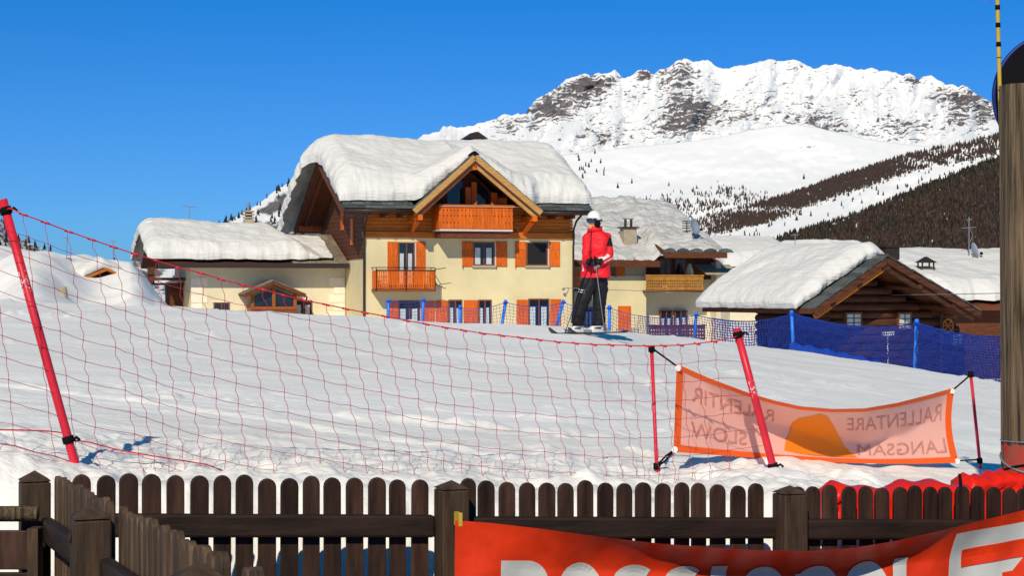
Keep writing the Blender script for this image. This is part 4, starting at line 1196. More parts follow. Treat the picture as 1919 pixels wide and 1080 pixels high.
# ------------------------------------------------------------------ log cabin on the right
Cq = P(1545, 600, 66)
Cn = Frame(Cq.x, Cq.y, 30)        # local x along the gable front, local y along the ridge
CB = Cn.empty('log_cabin')
tag(CB, 'dark log cabin with broad front gable and deep snow on its left slope', 'house')
cw1 = Cn.f(1808, 600)[0]
c_apx, c_apz = Cn.f(1661, 481, -1.7)
c_lx, c_lz = Cn.f(1524, 579, -1.7)
c_rx, c_rz = Cn.f(1836, 584, -1.7)
CO = 1.7
cd = Cn.s(1316, 575, c_lx)[0] - 0.8
sl = (c_apz - c_lz) / (c_apx - c_lx); sr = (c_apz - c_rz) / (c_rx - c_apx)
def cdeck(X, Y):
    return np.minimum(c_lz + sl * (X - c_lx), c_rz + sr * (c_rx - X))
MB().box(0.25, cw1 - 0.25, 0.2, cd, -3.5, c_lz + 0.25).build('cabin_core', M_dkwood, CB)
zz = -3.4; kk_ = 0
while zz < c_apz - 0.45:
    h_ = 0.30
    xa = max(0.0, c_lx + (zz + h_ + 0.30 - c_lz) / sl); xb_ = min(cw1, c_rx - (zz + h_ + 0.30 - c_rz) / sr)
    if xb_ - xa > 0.5:
        MB().tube([(xa, 0.12 + 0.02 * (kk_ % 2), zz + h_ / 2), (xb_, 0.12 + 0.02 * (kk_ % 2), zz + h_ / 2)], h_ * 0.52, 10).build('log', M_logs, CB, True)
        if zz < c_lz:
            MB().tube([(0.12, 0.0, zz + h_), (0.12, cd, zz + h_)], h_ * 0.5, 8).build('log', M_logs, CB, True)
    zz += h_; kk_ += 1
def cwin(pa, pb, ya, yb_):
    x0_, z1_ = Cn.f(pa, ya, -0.06); x1_, z0_ = Cn.f(pb, yb_, -0.06)
    w = window(CB, x0_ - .05, x1_ + .05, z0_, z1_, -0.06, depth=0.2, frame=M_brownframe, mull=True, sill=False, fw=0.045)
    for s in range(2):
        for r_ in range(3):
            a = x0_ + 0.02 + s * (x1_ - x0_) / 2; hh = (z1_ - z0_ - 0.08) / 3
            MB().box(a + 0.01, a + (x1_ - x0_) / 2 - 0.045, -0.085, -0.0705, z0_ + 0.05 + r_ * hh, z0_ + 0.05 + (r_ + 1) * hh - 0.035).build('pane', M_curtain, w)
cwin(1586, 1613, 586, 615); cwin(1684, 1706, 586, 618); cwin(1784, 1804, 624, 648)
cr = MB()
cr.slab([(c_lx, -CO, c_lz), (c_apx, -CO, c_apz), (c_apx, cd + 0.8, c_apz), (c_lx, cd + 0.8, c_lz)], 0.18)
cr.slab([(c_apx, -CO, c_apz), (c_rx, -CO, c_rz), (c_rx, cd + 0.8, c_rz), (c_apx, cd + 0.8, c_apz)], 0.18)
CR = cr.build('roof', M_dkwood, CB)
for (xf, zf) in ((c_lx, c_lz), (c_rx, c_rz)):
    MB().beam((xf, -CO - .04, zf - 0.14), (c_apx, -CO - .04, c_apz - 0.14), 0.06, 0.22).build('verge_board', M_logs, CB)
    s = 1 if xf > c_apx else -1
    MB().beam((xf - s * 0.2, -CO + .15, zf - 0.28), (c_apx, -CO + .15, c_apz - 0.42), 0.16, 0.16).build('barge_rafter', M_clad if s < 0 else M_logs, CB)
for t in (0.02, 0.36, 0.72):
    for (xf, zf) in ((c_lx, c_lz), (c_rx, c_rz)):
        x_ = c_apx + (xf - c_apx) * t; z_ = c_apz + (zf - c_apz) * t - 0.36
        MB().tube([(x_, -CO, z_), (x_, 0.2, z_)], 0.11, 8).build('purlin', M_logs, CB)
verge_slates(CR, (c_lx, -CO - .08, c_lz), (c_apx, -CO - .08, c_apz), (0, 1, 0), 11, 0.75)
verge_slates(CR, (c_rx, -CO - .08, c_rz), (c_apx, -CO - .08, c_apz), (0, 1, 0), 11, 0.55)
def c_all(X, Y):
    a = c_lz + sl * (X - c_lx); b = c_rz + sr * (c_rx - X); k = 0.25
    return np.minimum(-k * np.log(np.exp(-a / k) + np.exp(-b / k)) + 0.15, np.minimum(a, b) + 0.15)
def c_edge(X):
    return -CO + 0.55 + 0.14 * fbm(X * 0.9, X * 0 + 6, 261, 4)
def c_th(X, Y):
    return (1.0 + 0.14 * np.exp(-((X - c_lx - 1.5) / 1.2) ** 2)) * np.where(X > c_apx, 1 - 0.72 * sstep(0, 0.9, X - c_apx), 1) \
        + 0.09 * np.clip(fbm(X * 0.8, Y * 0.8, 263, 2), 0, 1)
roof_snow(CB, c_lx - 0.30, c_rx + 0.0, c_edge, cd + 0.8, c_all, 0.56, 0.45, 271, 200, 170, 0.16, 0.05, c_th)
kx, kz = Cn.f(1662, 466, -0.6)
MB().box(kx - 0.36, kx + 0.30, -0.95, -0.30, c_apz - 0.1, kz + 0.04).box(kx - 0.42, kx + 0.36, -1.01, -0.24, kz + 0.042, kz + 0.10).build('chimney', M_gutter, CB)
# notice board, wheel ornament and small posts on the cabin front
wxx, wzz = Cn.f(1775, 611, -0.15)
wh = MB(); wh.tube([(wxx + 0.26 * math.cos(t * math.pi / 8), -0.18, wzz + 0.26 * math.sin(t * math.pi / 8)) for t in range(17)], 0.035, 6)
for t in range(4):
    a = t * math.pi / 4
    wh.beam((wxx - 0.25 * math.cos(a), -0.18, wzz - 0.25 * math.sin(a)), (wxx + 0.25 * math.cos(a), -0.18, wzz + 0.25 * math.sin(a)), 0.03, 0.04)
wo = wh.build('cart_wheel', M_clad); wo.location = Cn.o; wo.rotation_euler = (0, 0, Cn.a)
tag(wo, 'small brown cart wheel hung on the log cabin front', 'wheel')
for n_, (pc, pyt, pyb, lab) in enumerate(((1764, 588, 640, 'pale timber post near the cart wheel on the cabin front'),)):
    x_, zt = Cn.f(pc, pyt, -0.5); _, z0_ = Cn.f(pc, pyb + 60, -0.5)
    o_ = MB().box(-0.06, 0.06, -0.06, 0.06, 0, zt - z0_).build('timber_post', M_post, None, False, 0.01)
    o_.location = Cn.w(x_, -0.5, z0_); tag(o_, lab, 'post')
sgx, sgz = Cn.f(1664, 626, -2.2)
sg = MB().box(-0.22, 0.22, -0.02, 0.02, 0, 0.16).tube([(0, 0.04, -2.2), (0, 0.04, 0.0)], 0.025, 6).build('notice_board', M_adwhite)
sg.location = Cn.w(sgx, -2.2, sgz - 0.08); tag(sg, 'small white notice board behind the blue net before the cabin', 'sign')

# ------------------------------------------------------------------ roof at the far right, with chimney, dish and aerial
Rq = P(1700, 560, 84)
R_ = Frame(Rq.x, Rq.y, 10)
RH = R_.empty('snowy_house')
tag(RH, 'house with smooth snowy roof, capped chimney and aerial behind the log cabin', 'house')
rz_e = R_.f(1800, 572, -0.8)[1]; rL = R_.f(2050, 560)[0]
ryr = 6.0; rz_r = R_.f(1820, 462, 6.0)[1] - 0.95
MB().box(-0.3, rL, 0, 0.4, -4, rz_e).build('front_wall', M_dkwood, RH)
MB().box(-0.3, 0.1, 0.402, 11, -4, rz_e).build('end_wall', M_dkwood, RH)
rr = MB()
rr.slab([(-0.9, -0.8, rz_e), (rL + 0.8, -0.8, rz_e), (rL + 0.8, ryr, rz_r), (-0.9, ryr, rz_r)], 0.25)
rr.slab([(-0.9, ryr, rz_r), (rL + 0.8, ryr, rz_r), (rL + 0.8, 12.5, rz_e), (-0.9, 12.5, rz_e)], 0.25)
rr.build('roof', M_dkwood, RH)
def r_all(X, Y):
    a = rz_e + (rz_r - rz_e) * (Y + 0.8) / (ryr + 0.8); b = rz_e + (rz_r - rz_e) * (12.5 - Y) / (12.5 - ryr); k = 0.3
    return np.minimum(-k * np.log(np.exp(-a / k) + np.exp(-b / k)) + 0.2, np.minimum(a, b) + 0.2)
roof_snow(RH, -0.95, rL + 0.8, lambda X: -0.75 + 0.25 * fbm(X * 0.7, X * 0 + 8, 281, 3), 12.4, r_all, 0.85, 0.9, 291, 170, 110, 0.12, 0.05)
hx, hz = R_.f(1735, 503, 1.2); _, hb_ = R_.f(1735, 535, 1.2)
RC = MB().hexa([(hx - 0.34, 0.9, hb_ - 0.8), (hx + 0.34, 0.9, hb_ - 0.8), (hx + 0.34, 1.5, hb_ - 0.8), (hx - 0.34, 1.5, hb_ - 0.8),
                (hx - 0.26, 0.95, hz), (hx + 0.26, 0.95, hz), (hx + 0.26, 1.45, hz), (hx - 0.26, 1.45, hz)]).build('chimney', M_chimney, RH)
MB().box(hx - 0.34, hx + 0.34, 0.88, 1.52, hz + 0.002, hz + 0.06).build('chimney_slab', M_gutter, RC)
for sx in (-0.28, 0.28):
    for sy in (0.94, 1.46): MB().box(hx + sx - 0.03, hx + sx + 0.03, sy - 0.03, sy + 0.03, hz + 0.062, hz + 0.26).build('chimney_leg', M_gutter, RC)
MB().add([(hx - 0.42, 0.80, hz + 0.262), (hx + 0.42, 0.80, hz + 0.262), (hx + 0.42, 1.6, hz + 0.262), (hx - 0.42, 1.6, hz + 0.262), (hx - .05, 1.2, hz + 0.55), (hx + .05, 1.2, hz + 0.55)],
         [(0, 1, 2, 3), (0, 4, 5, 1), (2, 5, 4, 3), (1, 5, 2), (0, 3, 4)]).build('chimney_cap', M_gutter, RC)
ox, oz = R_.f(1823, 472, 3.5)
dish('satellite_dish', R_.w(ox, 3.5, oz - 0.3), 0.36, math.radians(100), 'grey satellite dish on the snowy roof behind the log cabin', 0.35)
axx, axz = R_.f(1816, 420, 3.8)
e_ = empty('antenna', R_.w(axx, 3.8, oz - 0.4)); tag(e_, 'tall thin cross aerial above the snowy roof at right', 'antenna')
hgt = axz + 0.35 - oz + 0.4
MB().tube([(0, 0, -0.4), (0, 0, hgt)], 0.025, 6).build('mast', M_grey, e_)
MB().tube([(-0.35, 0, hgt - 0.55), (0.38, 0.1, hgt - 0.5)], 0.018, 5).build('boom', M_grey, e_)
MB().tube([(-0.12, 0, hgt - 0.15), (0.15, 0.05, hgt - 0.12)], 0.018, 5).build('boom', M_grey, e_)
for k in range(6): MB().tube([(-0.3 + k * 0.12, -0.12, hgt - 0.55 + k * .008), (-0.3 + k * 0.12, 0.12, hgt - 0.55 + k * .008)], 0.009, 4).build('rod', M_grey, e_)
MB().tube([(0.05, 0, 0.9), (0.2, 0.05, hgt - 0.9), (0.02, 0, hgt - 0.5)], 0.015, 4).build('cable', M_grey, e_)
vx, vz = R_.f(1845, 541, 0.7)
vo = MB().ellipsoid((0, 0, 0), (0.32, 0.25, 0.12), 10, 6).box(-0.5, -0.2, -0.04, 0.04, 0.0, 0.06).build('roof_vent', M_gutter, None, True)
vo.location = R_.w(vx, 0.7, vz + 0.0); tag(vo, 'small dark roof vent poking from the snowy roof at right', 'vent')

# low snowy roofs between the houses
def far_house(px0, px1, py_top, py_eave, Y, ang, seed, label):
    q = P(px0, py_eave, Y); fr = Frame(q.x, q.y, ang); e = fr.empty('far_house'); tag(e, label, 'house')
    l_ = fr.f(px1, py_eave)[0]; ze = fr.f((px0 + px1) / 2, py_eave, -0.6)[1]; yr_ = 4.5; zr = fr.f((px0 + px1) / 2, py_top, 4.5)[1] - 0.8
    MB().box(0, l_, 0, 9, -4, ze).build('wall', M_plaster2, e)
    m = MB(); m.slab([(-0.6, -0.6, ze), (l_ + 0.6, -0.6, ze), (l_ + 0.6, yr_, zr), (-0.6, yr_, zr)], 0.2)
    m.slab([(-0.6, yr_, zr), (l_ + 0.6, yr_, zr), (l_ + 0.6, 9.6, ze), (-0.6, 9.6, ze)], 0.2); m.build('roof', M_dkwood, e)
    def za(X, Y_):
        a = ze + (zr - ze) * (Y_ + 0.6) / (yr_ + 0.6); b = ze + (zr - ze) * (9.6 - Y_) / (9.6 - yr_)
        return np.minimum(a, b)
    roof_snow(e, -0.6, l_ + 0.6, lambda X: -0.6 + 0.1 * fbm(X, X * 0, seed, 2), 9.5, za, 0.9, 1.2, seed, 80, 60, 0.1, 0.05)
    return e, fr
far_house(1368, 1490, 444, 500, 130, 12, 301, 'low snow covered roof between the balcony house and the log cabin')
far_house(1490, 1640, 452, 510, 150, 5, 311, 'farther snow covered roof just left of the log cabin ridge')
e_ = empty('antenna', P(1490, 452, 140)); tag(e_, 'small aerial on the low roof left of the log cabin', 'antenna')
MB().tube([(0, 0, -1.2), (0, 0, 0.6)], 0.03, 5).build('mast', M_grey, e_)
MB().tube([(-0.35, 0, 0.45), (0.35, 0, 0.5)], 0.025, 5).build('boom', M_grey, e_)

# ------------------------------------------------------------------ left drifts: buried dormer, chimney stub, aerials
yq = ground_hit(187, 528); q = P(187, 520, yq + 0.4)
e_ = empty('buried_dormer', (q.x, q.y, 0), math.radians(38)); tag(e_, 'little dark gable roof almost buried in the snow drift at left', 'dormer')
zt = P(187, 503, yq).z; zl = zt - 0.30
MB().slab([(-0.75, -0.5, zl), (0, -0.5, zt), (0, 1.5, zt), (-0.75, 1.5, zl)], 0.10).slab([(0, -0.5, zt), (0.75, -0.5, zl), (0.75, 1.5, zl), (0, 1.5, zt)], 0.10).build('roof', M_gutter, e_)
MB().prism([(-0.62, zl - 0.75), (0.62, zl - 0.75), (0.62, zl - 0.05), (0, zt - 0.12), (-0.62, zl - 0.05)], 'y', -0.2, 1.4).build('front_wall', M_dkwood, e_)
MB().beam((-0.75, -0.53, zl - 0.03), (0, -0.53, zt - 0.03), 0.05, 0.10).beam((0.75, -0.53, zl - 0.03), (0, -0.53, zt - 0.03), 0.05, 0.08).build('verge_board', M_clad, e_)
roof_snow(e_, -0.8, 0.8, lambda X: -0.35 + 0 * X, 1.6, lambda X, Y: zt - 0.4 * np.abs(X) + 0.02, 0.38, 0.3, 321, 50, 40, 0.06, 0.03)
q = P(118, 556, ground_hit(118, 556))
o_ = MB().tube([(0, 0, -0.6), (0, 0, 0.12), (0, 0, 0.22), (0, 0, 0.30)], [0.15, 0.14, 0.12, 0.11], 12).build('chimney_stub', M_chimney, None, True)
o_.location = (q.x, q.y, q.z); tag(o_, 'round brown chimney stub poking from the snow drift at left', 'chimney')
dish('satellite_dish', P(213, 500, ground_hit(213, 502)), 0.24, math.radians(85), 'small grey satellite dish standing on the snow drift at left', 0.25)
for (pa, pt, pb_, lab) in ((125, 446, 490, 'thin aerial with crossbar above the snow drift at far left'), (212, 452, 482, 'short thin aerial beside the small dish at left')):
    q = P(pa, pb_, 67); e_ = empty('antenna', q); tag(e_, lab, 'antenna'); h_ = (pb_ - pt) / FPX * 67
    MB().tube([(0, 0, -0.8), (0, 0, h_)], 0.016, 5).build('mast', M_grey, e_)
    MB().tube([(-0.15, 0, h_), (0.15, 0, h_ - 0.01)], 0.012, 5).build('boom', M_grey, e_)
q = P(127, 489, ground_hit(127, 494))
o_ = MB().ellipsoid((0, 0, 0), (0.16, 0.16, 0.12), 10, 6).box(-0.14, 0.20, -0.1, 0.1, -0.5, -0.02).build('roof_vent', M_grey, None, True)
o_.location = q; tag(o_, 'small dark capped roof vent on the drift at far left', 'vent')

# overhead cable across the houses
def cable(name, pts, r, label):
    o = MB().tube(pts, r, 5).build(name, M_grey); tag(o, label, 'cable'); return o
pts = []
for t in np.linspace(0, 1, 40):
    px_ = 1062 + (1960 - 1062) * t; Y_ = 88 + (58 - 88) * t
    pts.append(P(px_, 540 + 8 * t + 9 * math.sin(math.pi * t) , Y_))
cable('overhead_cable', pts, 0.014, 'thin grey cable stretched from the chalet past the log cabin')

# ------------------------------------------------------------------ blue safety net
BN = empty('blue_safety_net', (0, 0, 0))
tag(BN, 'blue mesh safety net on blue posts along the far edge of the piste', 'safety net')
path_px = [722, 760, 791, 865, 945, 1042, 1142, 1300, 1487, 1715, 1925, 2010]
path_Y = [80, 79.5, 79, 78, 77, 74, 72, 66, 58, 48.6, 41, 39]
def bpos(px):
    Y_ = float(np.interp(px, path_px, path_Y)); X_ = (px - CX) / FPX * Y_
    return X_, Y_
posts = [(728, 560, 0.0), (791, 558, 0.06), (862, 572, 0.0), (938, 562, 0.22), (1037, 562, 0.42), (1142, 572, 0.0), (1300, 585, 0.10), (1488, 582, -0.08), (1714, 598, 0.06), (1960, 610, 0.0)]
tops = []
for (px_, pt, lean) in posts:
    X_, Y_ = bpos(px_); g = tz(X_, Y_) - 0.25; zt = EYE + (CY - pt) / FPX * Y_
    r_ = 0.055 if Y_ < 70 else 0.07
    p_ = MB().tube([(X_, Y_, g), (X_ + lean * .5, Y_, (g + zt) / 2), (X_ + lean, Y_, zt)], r_, 10).build('post', M_bluepole, BN, True)
    MB().tube([(X_ + lean, Y_, zt - 0.16), (X_ + lean, Y_, zt - 0.08)], r_ * 1.5, 8).build('clip', M_bluecloth, p_)
    tops.append((px_ + lean / Y_ * FPX, zt - 0.12))
tp_px = [t[0] for t in tops]; tp_z = [t[1] for t in tops]
def net_top(px):
    z = np.interp(px, tp_px, tp_z)
    i = np.clip(np.searchsorted(tp_px, px) - 1, 0, len(tp_px) - 2)
    a = np.array(tp_px)[i]; b = np.array(tp_px)[i + 1]; t = np.clip((px - a) / (b - a), 0, 1)
    return z - 0.22 * 4 * t * (1 - t) * np.clip((b - a) / 150, 0.3, 1.1)
def blue_net(start, back):
    m = MB()
    pxs = [start]
    cell = lambda Y_: 0.13 if Y_ > 70 else (0.085 if Y_ > 60 else 0.062)
    while pxs[-1] < 1990:
        X_, Y_ = bpos(pxs[-1]); pxs.append(pxs[-1] + cell(Y_) / Y_ * FPX * 1.08)
    nrow = 16
    G = []
    for px_ in pxs:
        X_, Y_ = bpos(px_); g = tz(X_, Y_) - 0.12; zt = float(net_top(np.array([px_]))[0])
        nr = max(8, int((zt - g) / cell(Y_)))
        G.append([(X_ + back * .3 + random.uniform(-.008, .008) + 0.02 * math.sin(px_ * .3 + k), Y_ + back + 0.03 * math.sin(px_ * .11 + k * .7), zt + (g - zt) * k / nr) for k in range(nr + 1)])
    def strip(p, q, w):
        p = Vector(p); q = Vector(q); d = (q - p).normalized(); s = d.cross(Vector((0, 1, 0))).normalized() * w; n = Vector((0, w, 0))
        m.add([p + s, p - s * .5 + n * .87, p - s * .5 - n * .87, q + s, q - s * .5 + n * .87, q - s * .5 - n * .87], [(0, 1, 4, 3), (1, 2, 5, 4), (2, 0, 3, 5)])
    for i in range(len(G)):
        Y_ = G[i][0][1]; w = 0.0085 if Y_ > 70 else (0.0115 if Y_ > 60 else 0.0120)
        for k in range(len(G[i]) - 1): strip(G[i][k], G[i][k + 1], w)
        if i + 1 < len(G):
            for k in range(min(len(G[i]), len(G[i + 1]))):
                strip(G[i][k], G[i + 1][k], w * (1.9 if k == 0 else 1))
    o = m.build('mesh_net', M_bluenet, BN); stuff(o)
blue_net(724.0, 0.0)
blue_net(1330.0, 0.45)
# folded loose net lying along the foot, right side
m = MB(); pl = []
for px_ in np.linspace(1478, 1660, 24):
    X_, Y_ = bpos(px_); pl.append((X_, Y_ - 0.35, tz(X_, Y_ - 0.35), px_))
rows = []
for (X_, Y_, z_, px_) in pl:
    t = (px_ - 1478) / 182
    hgt = 0.30 * (1 - t) ** 0.6 + 0.05 + 0.04 * math.sin(px_ * .2)
    rows.append([(X_, Y_, z_ - 0.05), (X_, Y_ - 0.02, z_ + hgt * .6), (X_, Y_ + 0.10, z_ + hgt), (X_, Y_ + 0.25, z_ + hgt * .8), (X_, Y_ + 0.3, z_ - 0.05)])
vs = [p for r in rows for p in r]; fs = [(i * 5 + k, i * 5 + k + 1, (i + 1) * 5 + k + 1, (i + 1) * 5 + k) for i in range(len(rows) - 1) for k in range(4)]
tag(m.add(vs, fs).build('folded_net', M_bluecloth, None, True), 'blue folded net lying in the snow at the foot of the blue fence', 'net')
# snow heap behind the net
q = P(1408, 650, 64)
hv = []
nu_, nv_ = 24, 10
m = MB().ellipsoid((0, 0, 0), (0.62, 0.5, 0.72), 28, 14)
for i, v in enumerate(m.v):
    n_ = float(fbm(np.array([v[0] * 3.0]), np.array([v[2] * 3 + v[1]]), 331, 3)[0]); m.v[i] = (v[0] * (1 + .12 * n_), v[1], v[2] * (1 + .1 * n_))
o_ = m.build('snow_heap', M_roofsnow, None, True); o_.location = (q.x, q.y + 3, q.z); tag(o_, 'rounded white snow heap seen through the blue net', 'snow heap')

# ------------------------------------------------------------------ red net
RN = empty('red_safety_net', P(140, 870, 8.1))
tag(RN, 'red wide mesh safety net on red leaning poles across the piste', 'safety net')
RN.location = (0, 0, 0)
def text_mesh(s, size, material, name, extrude=0.0):
    cu = bpy.data.curves.new(name, 'FONT'); cu.body = s; cu.size = size; cu.extrude = extrude; cu.align_x = 'CENTER'; cu.align_y = 'CENTER'
    cu.resolution_u = 3
    o = bpy.data.objects.new(name, cu); COL.objects.link(o)
    dg = bpy.context.evaluated_depsgraph_get(); dg.update()
    me = bpy.data.meshes.new_from_object(o.evaluated_get(dg))
    bpy.data.objects.remove(o); bpy.data.curves.remove(cu)
    me.materials.clear(); me.materials.append(material)
    return me
YL, YR = 8.1, 9.9
pl_t = P(5, 374, YL); pl_b = P(141, 872, YL); pr_t = P(1380, 616, YR); pr_b = P(1450, 880, YR)
def red_pole(t, b, r):
    d = (t - b).normalized(); b2 = b - d * 0.25
    p = MB().tube([b2, b, b.lerp(t, 0.5), t], r, 12).build('pole', M_redpole, RN, True)
    for f in (0.095 if t.x < 0 else 0.02, 0.958):
        c = b.lerp(t, f)
        MB().tube([c - d * 0.016, c + d * 0.016], r * 1.35, 12).tube([c + Vector((r, 0, 0)), c + Vector((r + 0.018, -0.01, 0.012)), c + Vector((r + 0.034, -0.01, -0.002))], 0.007, 6).build('clip', M_black, p, True)
    c = b.lerp(t, 0.57 if t.x > 0 else 0.69)
    tm = text_mesh('LISKI', 0.048 if t.x > 0 else 0.05, M_white, 'pole_print')
    o = bpy.data.objects.new('pole_print', tm); COL.objects.link(o); o.parent = p
    xa = -d; za = Vector((0, -1, 0)); za = (za - d * za.dot(d)).normalized(); ya = za.cross(xa)
    R = Matrix((xa, ya, za)).transposed().to_4x4(); R.translation = c + za * (r + 0.0008)
    o.matrix_world = R
    # wrap the print round the pole
    for v in tm.vertices:
        a = v.co.y / r; v.co.z = r * (math.cos(a) - 1); v.co.y = r * math.sin(a)
red_pole(pl_t, pl_b, 0.0205); red_pole(pr_t, pr_b, 0.021)
rope_px = [18, 44, 85, 129, 172, 213, 253, 292, 333, 377, 415, 455, 494, 531, 570, 611, 648, 684, 722, 762, 798, 834, 869, 904, 940, 975, 1010, 1044, 1078, 1112, 1145, 1178, 1211, 1243, 1275, 1306, 1338, 1378]
rope_ref = [(-120, 350), (18, 390), (44, 402), (85, 417), (129, 434), (172, 449), (213, 463), (253, 476), (292, 488), (333, 501), (377, 512), (415, 524), (455, 534), (494, 543), (531, 553), (570, 563), (611, 571),
            (648, 579), (762, 601), (834, 614), (904, 625), (975, 633), (1044, 641), (1112, 646), (1178, 648), (1222, 649), (1280, 647), (1330, 642), (1378, 632)]
def rope_py(px): return float(np.interp(px, [a for a, b in rope_ref], [b for a, b in rope_ref]))
def net_Y(px): return YL + (YR - YL) * (px - 70) / (1415 - 70)
cols_px = [-66, -24] + rope_px[1:-1]
NR = 12
G = []
for i, px_ in enumerate(cols_px):
    Y_ = net_Y(px_); top = P(px_, rope_py(px_), Y_)
    col = []
    for j in range(NR):
        drift = (0.018 + 0.006 * math.sin(i * 0.5)) * j * (0.55 if px_ < 150 else 1.0) * (1.0 if px_ < 1150 else 0.75)
        hgt = 0.098 * j
        if px_ < 200: hgt *= 1.0
        col.append(Vector((top.x + drift + random.uniform(-.004, .004), Y_ + 0.004 * math.sin(i + j), top.z - hgt + random.uniform(-.003, .003))))
    G.append(col)
m = MB()
def cord(pts, r): m.tube(pts, r, 5, caps=False)
for i, col in enumerate(G):
    pts = []
    for j in range(NR - 1):
        a, b = col[j], col[j + 1]; amp = 0.010 * (0.4 if i < 4 else 1.0) * random.uniform(0.7, 1.2)
        pts.append(a); pts.append(a.lerp(b, 0.35) + Vector((-amp * 0.8, 0, 0))); pts.append(a.lerp(b, 0.7) + Vector((amp * 0.5, 0, 0)))
    pts.append(col[-1]); cord(pts, 0.0014)
for j in range(1, NR):
    pts = []
    for i in range(len(G)):
        pts.append(G[i][j])
        if i + 1 < len(G): pts.append(G[i][j].lerp(G[i + 1][j], 0.5) + Vector((0, 0, -0.004 + random.uniform(-.002, .002))))
    if j < 7:
        pts.append(pr_t.lerp(pr_b, 0.12 + j * 0.118))
    cord(pts, 0.0013 if j < NR - 1 else 0.0026)
for col in G:
    for j in range(NR): m.ellipsoid(col[j], (0.0032,) * 3, 6, 4)
o_ = m.build('mesh_net', M_rednet, RN); stuff(o_)
top_pts = [P(-110, rope_py(-110), net_Y(-110)), P(-66, rope_py(-66), net_Y(-66)), pl_t.lerp(pl_b, 0.04)] + [P(p, rope_py(p), net_Y(p)) for p in rope_px] + [pr_t.lerp(pr_b, 0.05)]
rp_ = MB().tube(top_pts, 0.0032, 6)
for p in rope_px[1:-1]:
    c = P(p, rope_py(p), net_Y(p)); rp_.tube([c + Vector((-.018, -.002, .004)), c + Vector((.018, -.002, -.006))], 0.0055, 6)
rp_.build('top_rope', M_redpole, RN, True)
bp_ = [P(x, y, net_Y(x)) for x, y in ((-80, 803), (0, 806), (48, 807), (95, 809), (128, 813), (140, 826), (170, 830), (213, 842), (255, 850), (297, 857), (340, 864), (386, 871), (420, 884))]
MB().tube(bp_, 0.0036, 6).build('bottom_rope', M_redpole, RN, True)

# ------------------------------------------------------------------ orange slow-down banner (seen from behind)
SB = empty('slow_banner', (0, 0, 0))
tag(SB, 'orange slow-down banner with mirrored lettering strung between two thin red poles', 'banner')
YA, YB = 10.15, 12.0
top_ref = [(1268, 684), (1330, 711), (1400, 737), (1450, 752), (1500, 763), (1560, 768), (1620, 767), (1680, 757), (1740, 742), (1789, 728)]
bot_ref = [(1262, 846), (1350, 853), (1450, 860), (1550, 866), (1650, 869), (1720, 869), (1797, 867)]
crease = [(0, 0.02), (0.1, 0.10), (0.22, 0.28), (0.4, 0.42), (0.55, 0.56), (0.68, 0.62), (0.82, 0.52), (0.93, 0.34), (1, 0.04)]
def sb(s, t, off=0.0):
    """banner surface: s 0..1 left to right, t 0..1 top to bottom"""
    px_t = 1268 + s * (1789 - 1268); px_b = 1262 + s * (1797 - 1262)
    py_t = np.interp(px_t, [a for a, b in top_ref], [b for a, b in top_ref]); py_b = np.interp(px_b, [a for a, b in bot_ref], [b for a, b in bot_ref])
    px = px_t + (px_b - px_t) * t - 16 * math.sin(math.pi * t) * max(0, s - 0.8) * 5 * 0.6; py = py_t + (py_b - py_t) * t
    Y = YA + (YB - YA) * s
    c = np.interp(s, [a for a, b in crease], [b for a, b in crease])
    fwd = 0.46 * math.sin(math.pi * s) ** 0.8 * max(0.0, (c - t)) / max(c, 0.05) * c * 1.6
    bulge = 0.05 * math.sin(math.pi * t) * math.sin(math.pi * s) + 0.008 * math.sin(s * 21 + t * 3)
    Yc = Y - fwd + bulge - off
    return P(px, py, Yc)
def sgrid(s0, s1, t0, t1, ns, nt, off):
    vs = [sb(s0 + (s1 - s0) * i / ns, t0 + (t1 - t0) * j / nt, off) for j in range(nt + 1) for i in range(ns + 1)]
    fs = [(j * (ns + 1) + i, j * (ns + 1) + i + 1, (j + 1) * (ns + 1) + i + 1, (j + 1) * (ns + 1) + i) for j in range(nt) for i in range(ns)]
    return MB().add(vs, fs)
cl = sgrid(0, 1, 0, 1, 80, 30, 0).build('cloth', M_slowcloth, SB, True)
sgrid(0, 1, -0.01, 0.055, 80, 3, 0.004).build('hem', M_hem, cl, True)
sgrid(0, 1, 0.925, 1.01, 80, 3, 0.004).build('hem', M_hem, cl, True)
sgrid(0, 0.024, 0.05, 0.93, 3, 30, 0.006).build('hem', M_hem, cl, True)
sgrid(0.976, 1.0, 0.05, 0.93, 3, 30, 0.006).build('hem', M_hem, cl, True)
def s_of(px): return (px - 1265) / (1793 - 1265)
def sb_text(txt, pa, pb, t0, t1):
    me = text_mesh(txt, 1.0, M_slowtext, 'print')
    bm = bmesh.new(); bm.from_mesh(me)
    bmesh.ops.triangulate(bm, faces=bm.faces); bmesh.ops.subdivide_edges(bm, edges=bm.edges, cuts=1); bm.to_mesh(me); bm.free()
    xs = [v.co.x for v in me.vertices]; ys = [v.co.y for v in me.vertices]
    x0_, x1_, y0_, y1_ = min(xs), max(xs), min(ys), max(ys)
    for v in me.vertices:
        fx = (v.co.x - x0_) / (x1_ - x0_); fy = (v.co.y - y0_) / (y1_ - y0_)
        v.co = sb(s_of(pb + (pa - pb) * fx), t1 + (t0 - t1) * fy, 0.006)     # mirrored: text starts at the right
    o = bpy.data.objects.new('print', me); COL.objects.link(o); o.parent = cl
sb_text('RALENTIR', 1296, 1450, 0.17, 0.36)
sb_text('SLOW', 1296, 1400, 0.62, 0.82)
sb_text('RALLENTARE', 1588, 1772, 0.17, 0.40)
sb_text('LANGSAM', 1607, 1776, 0.66, 0.86)
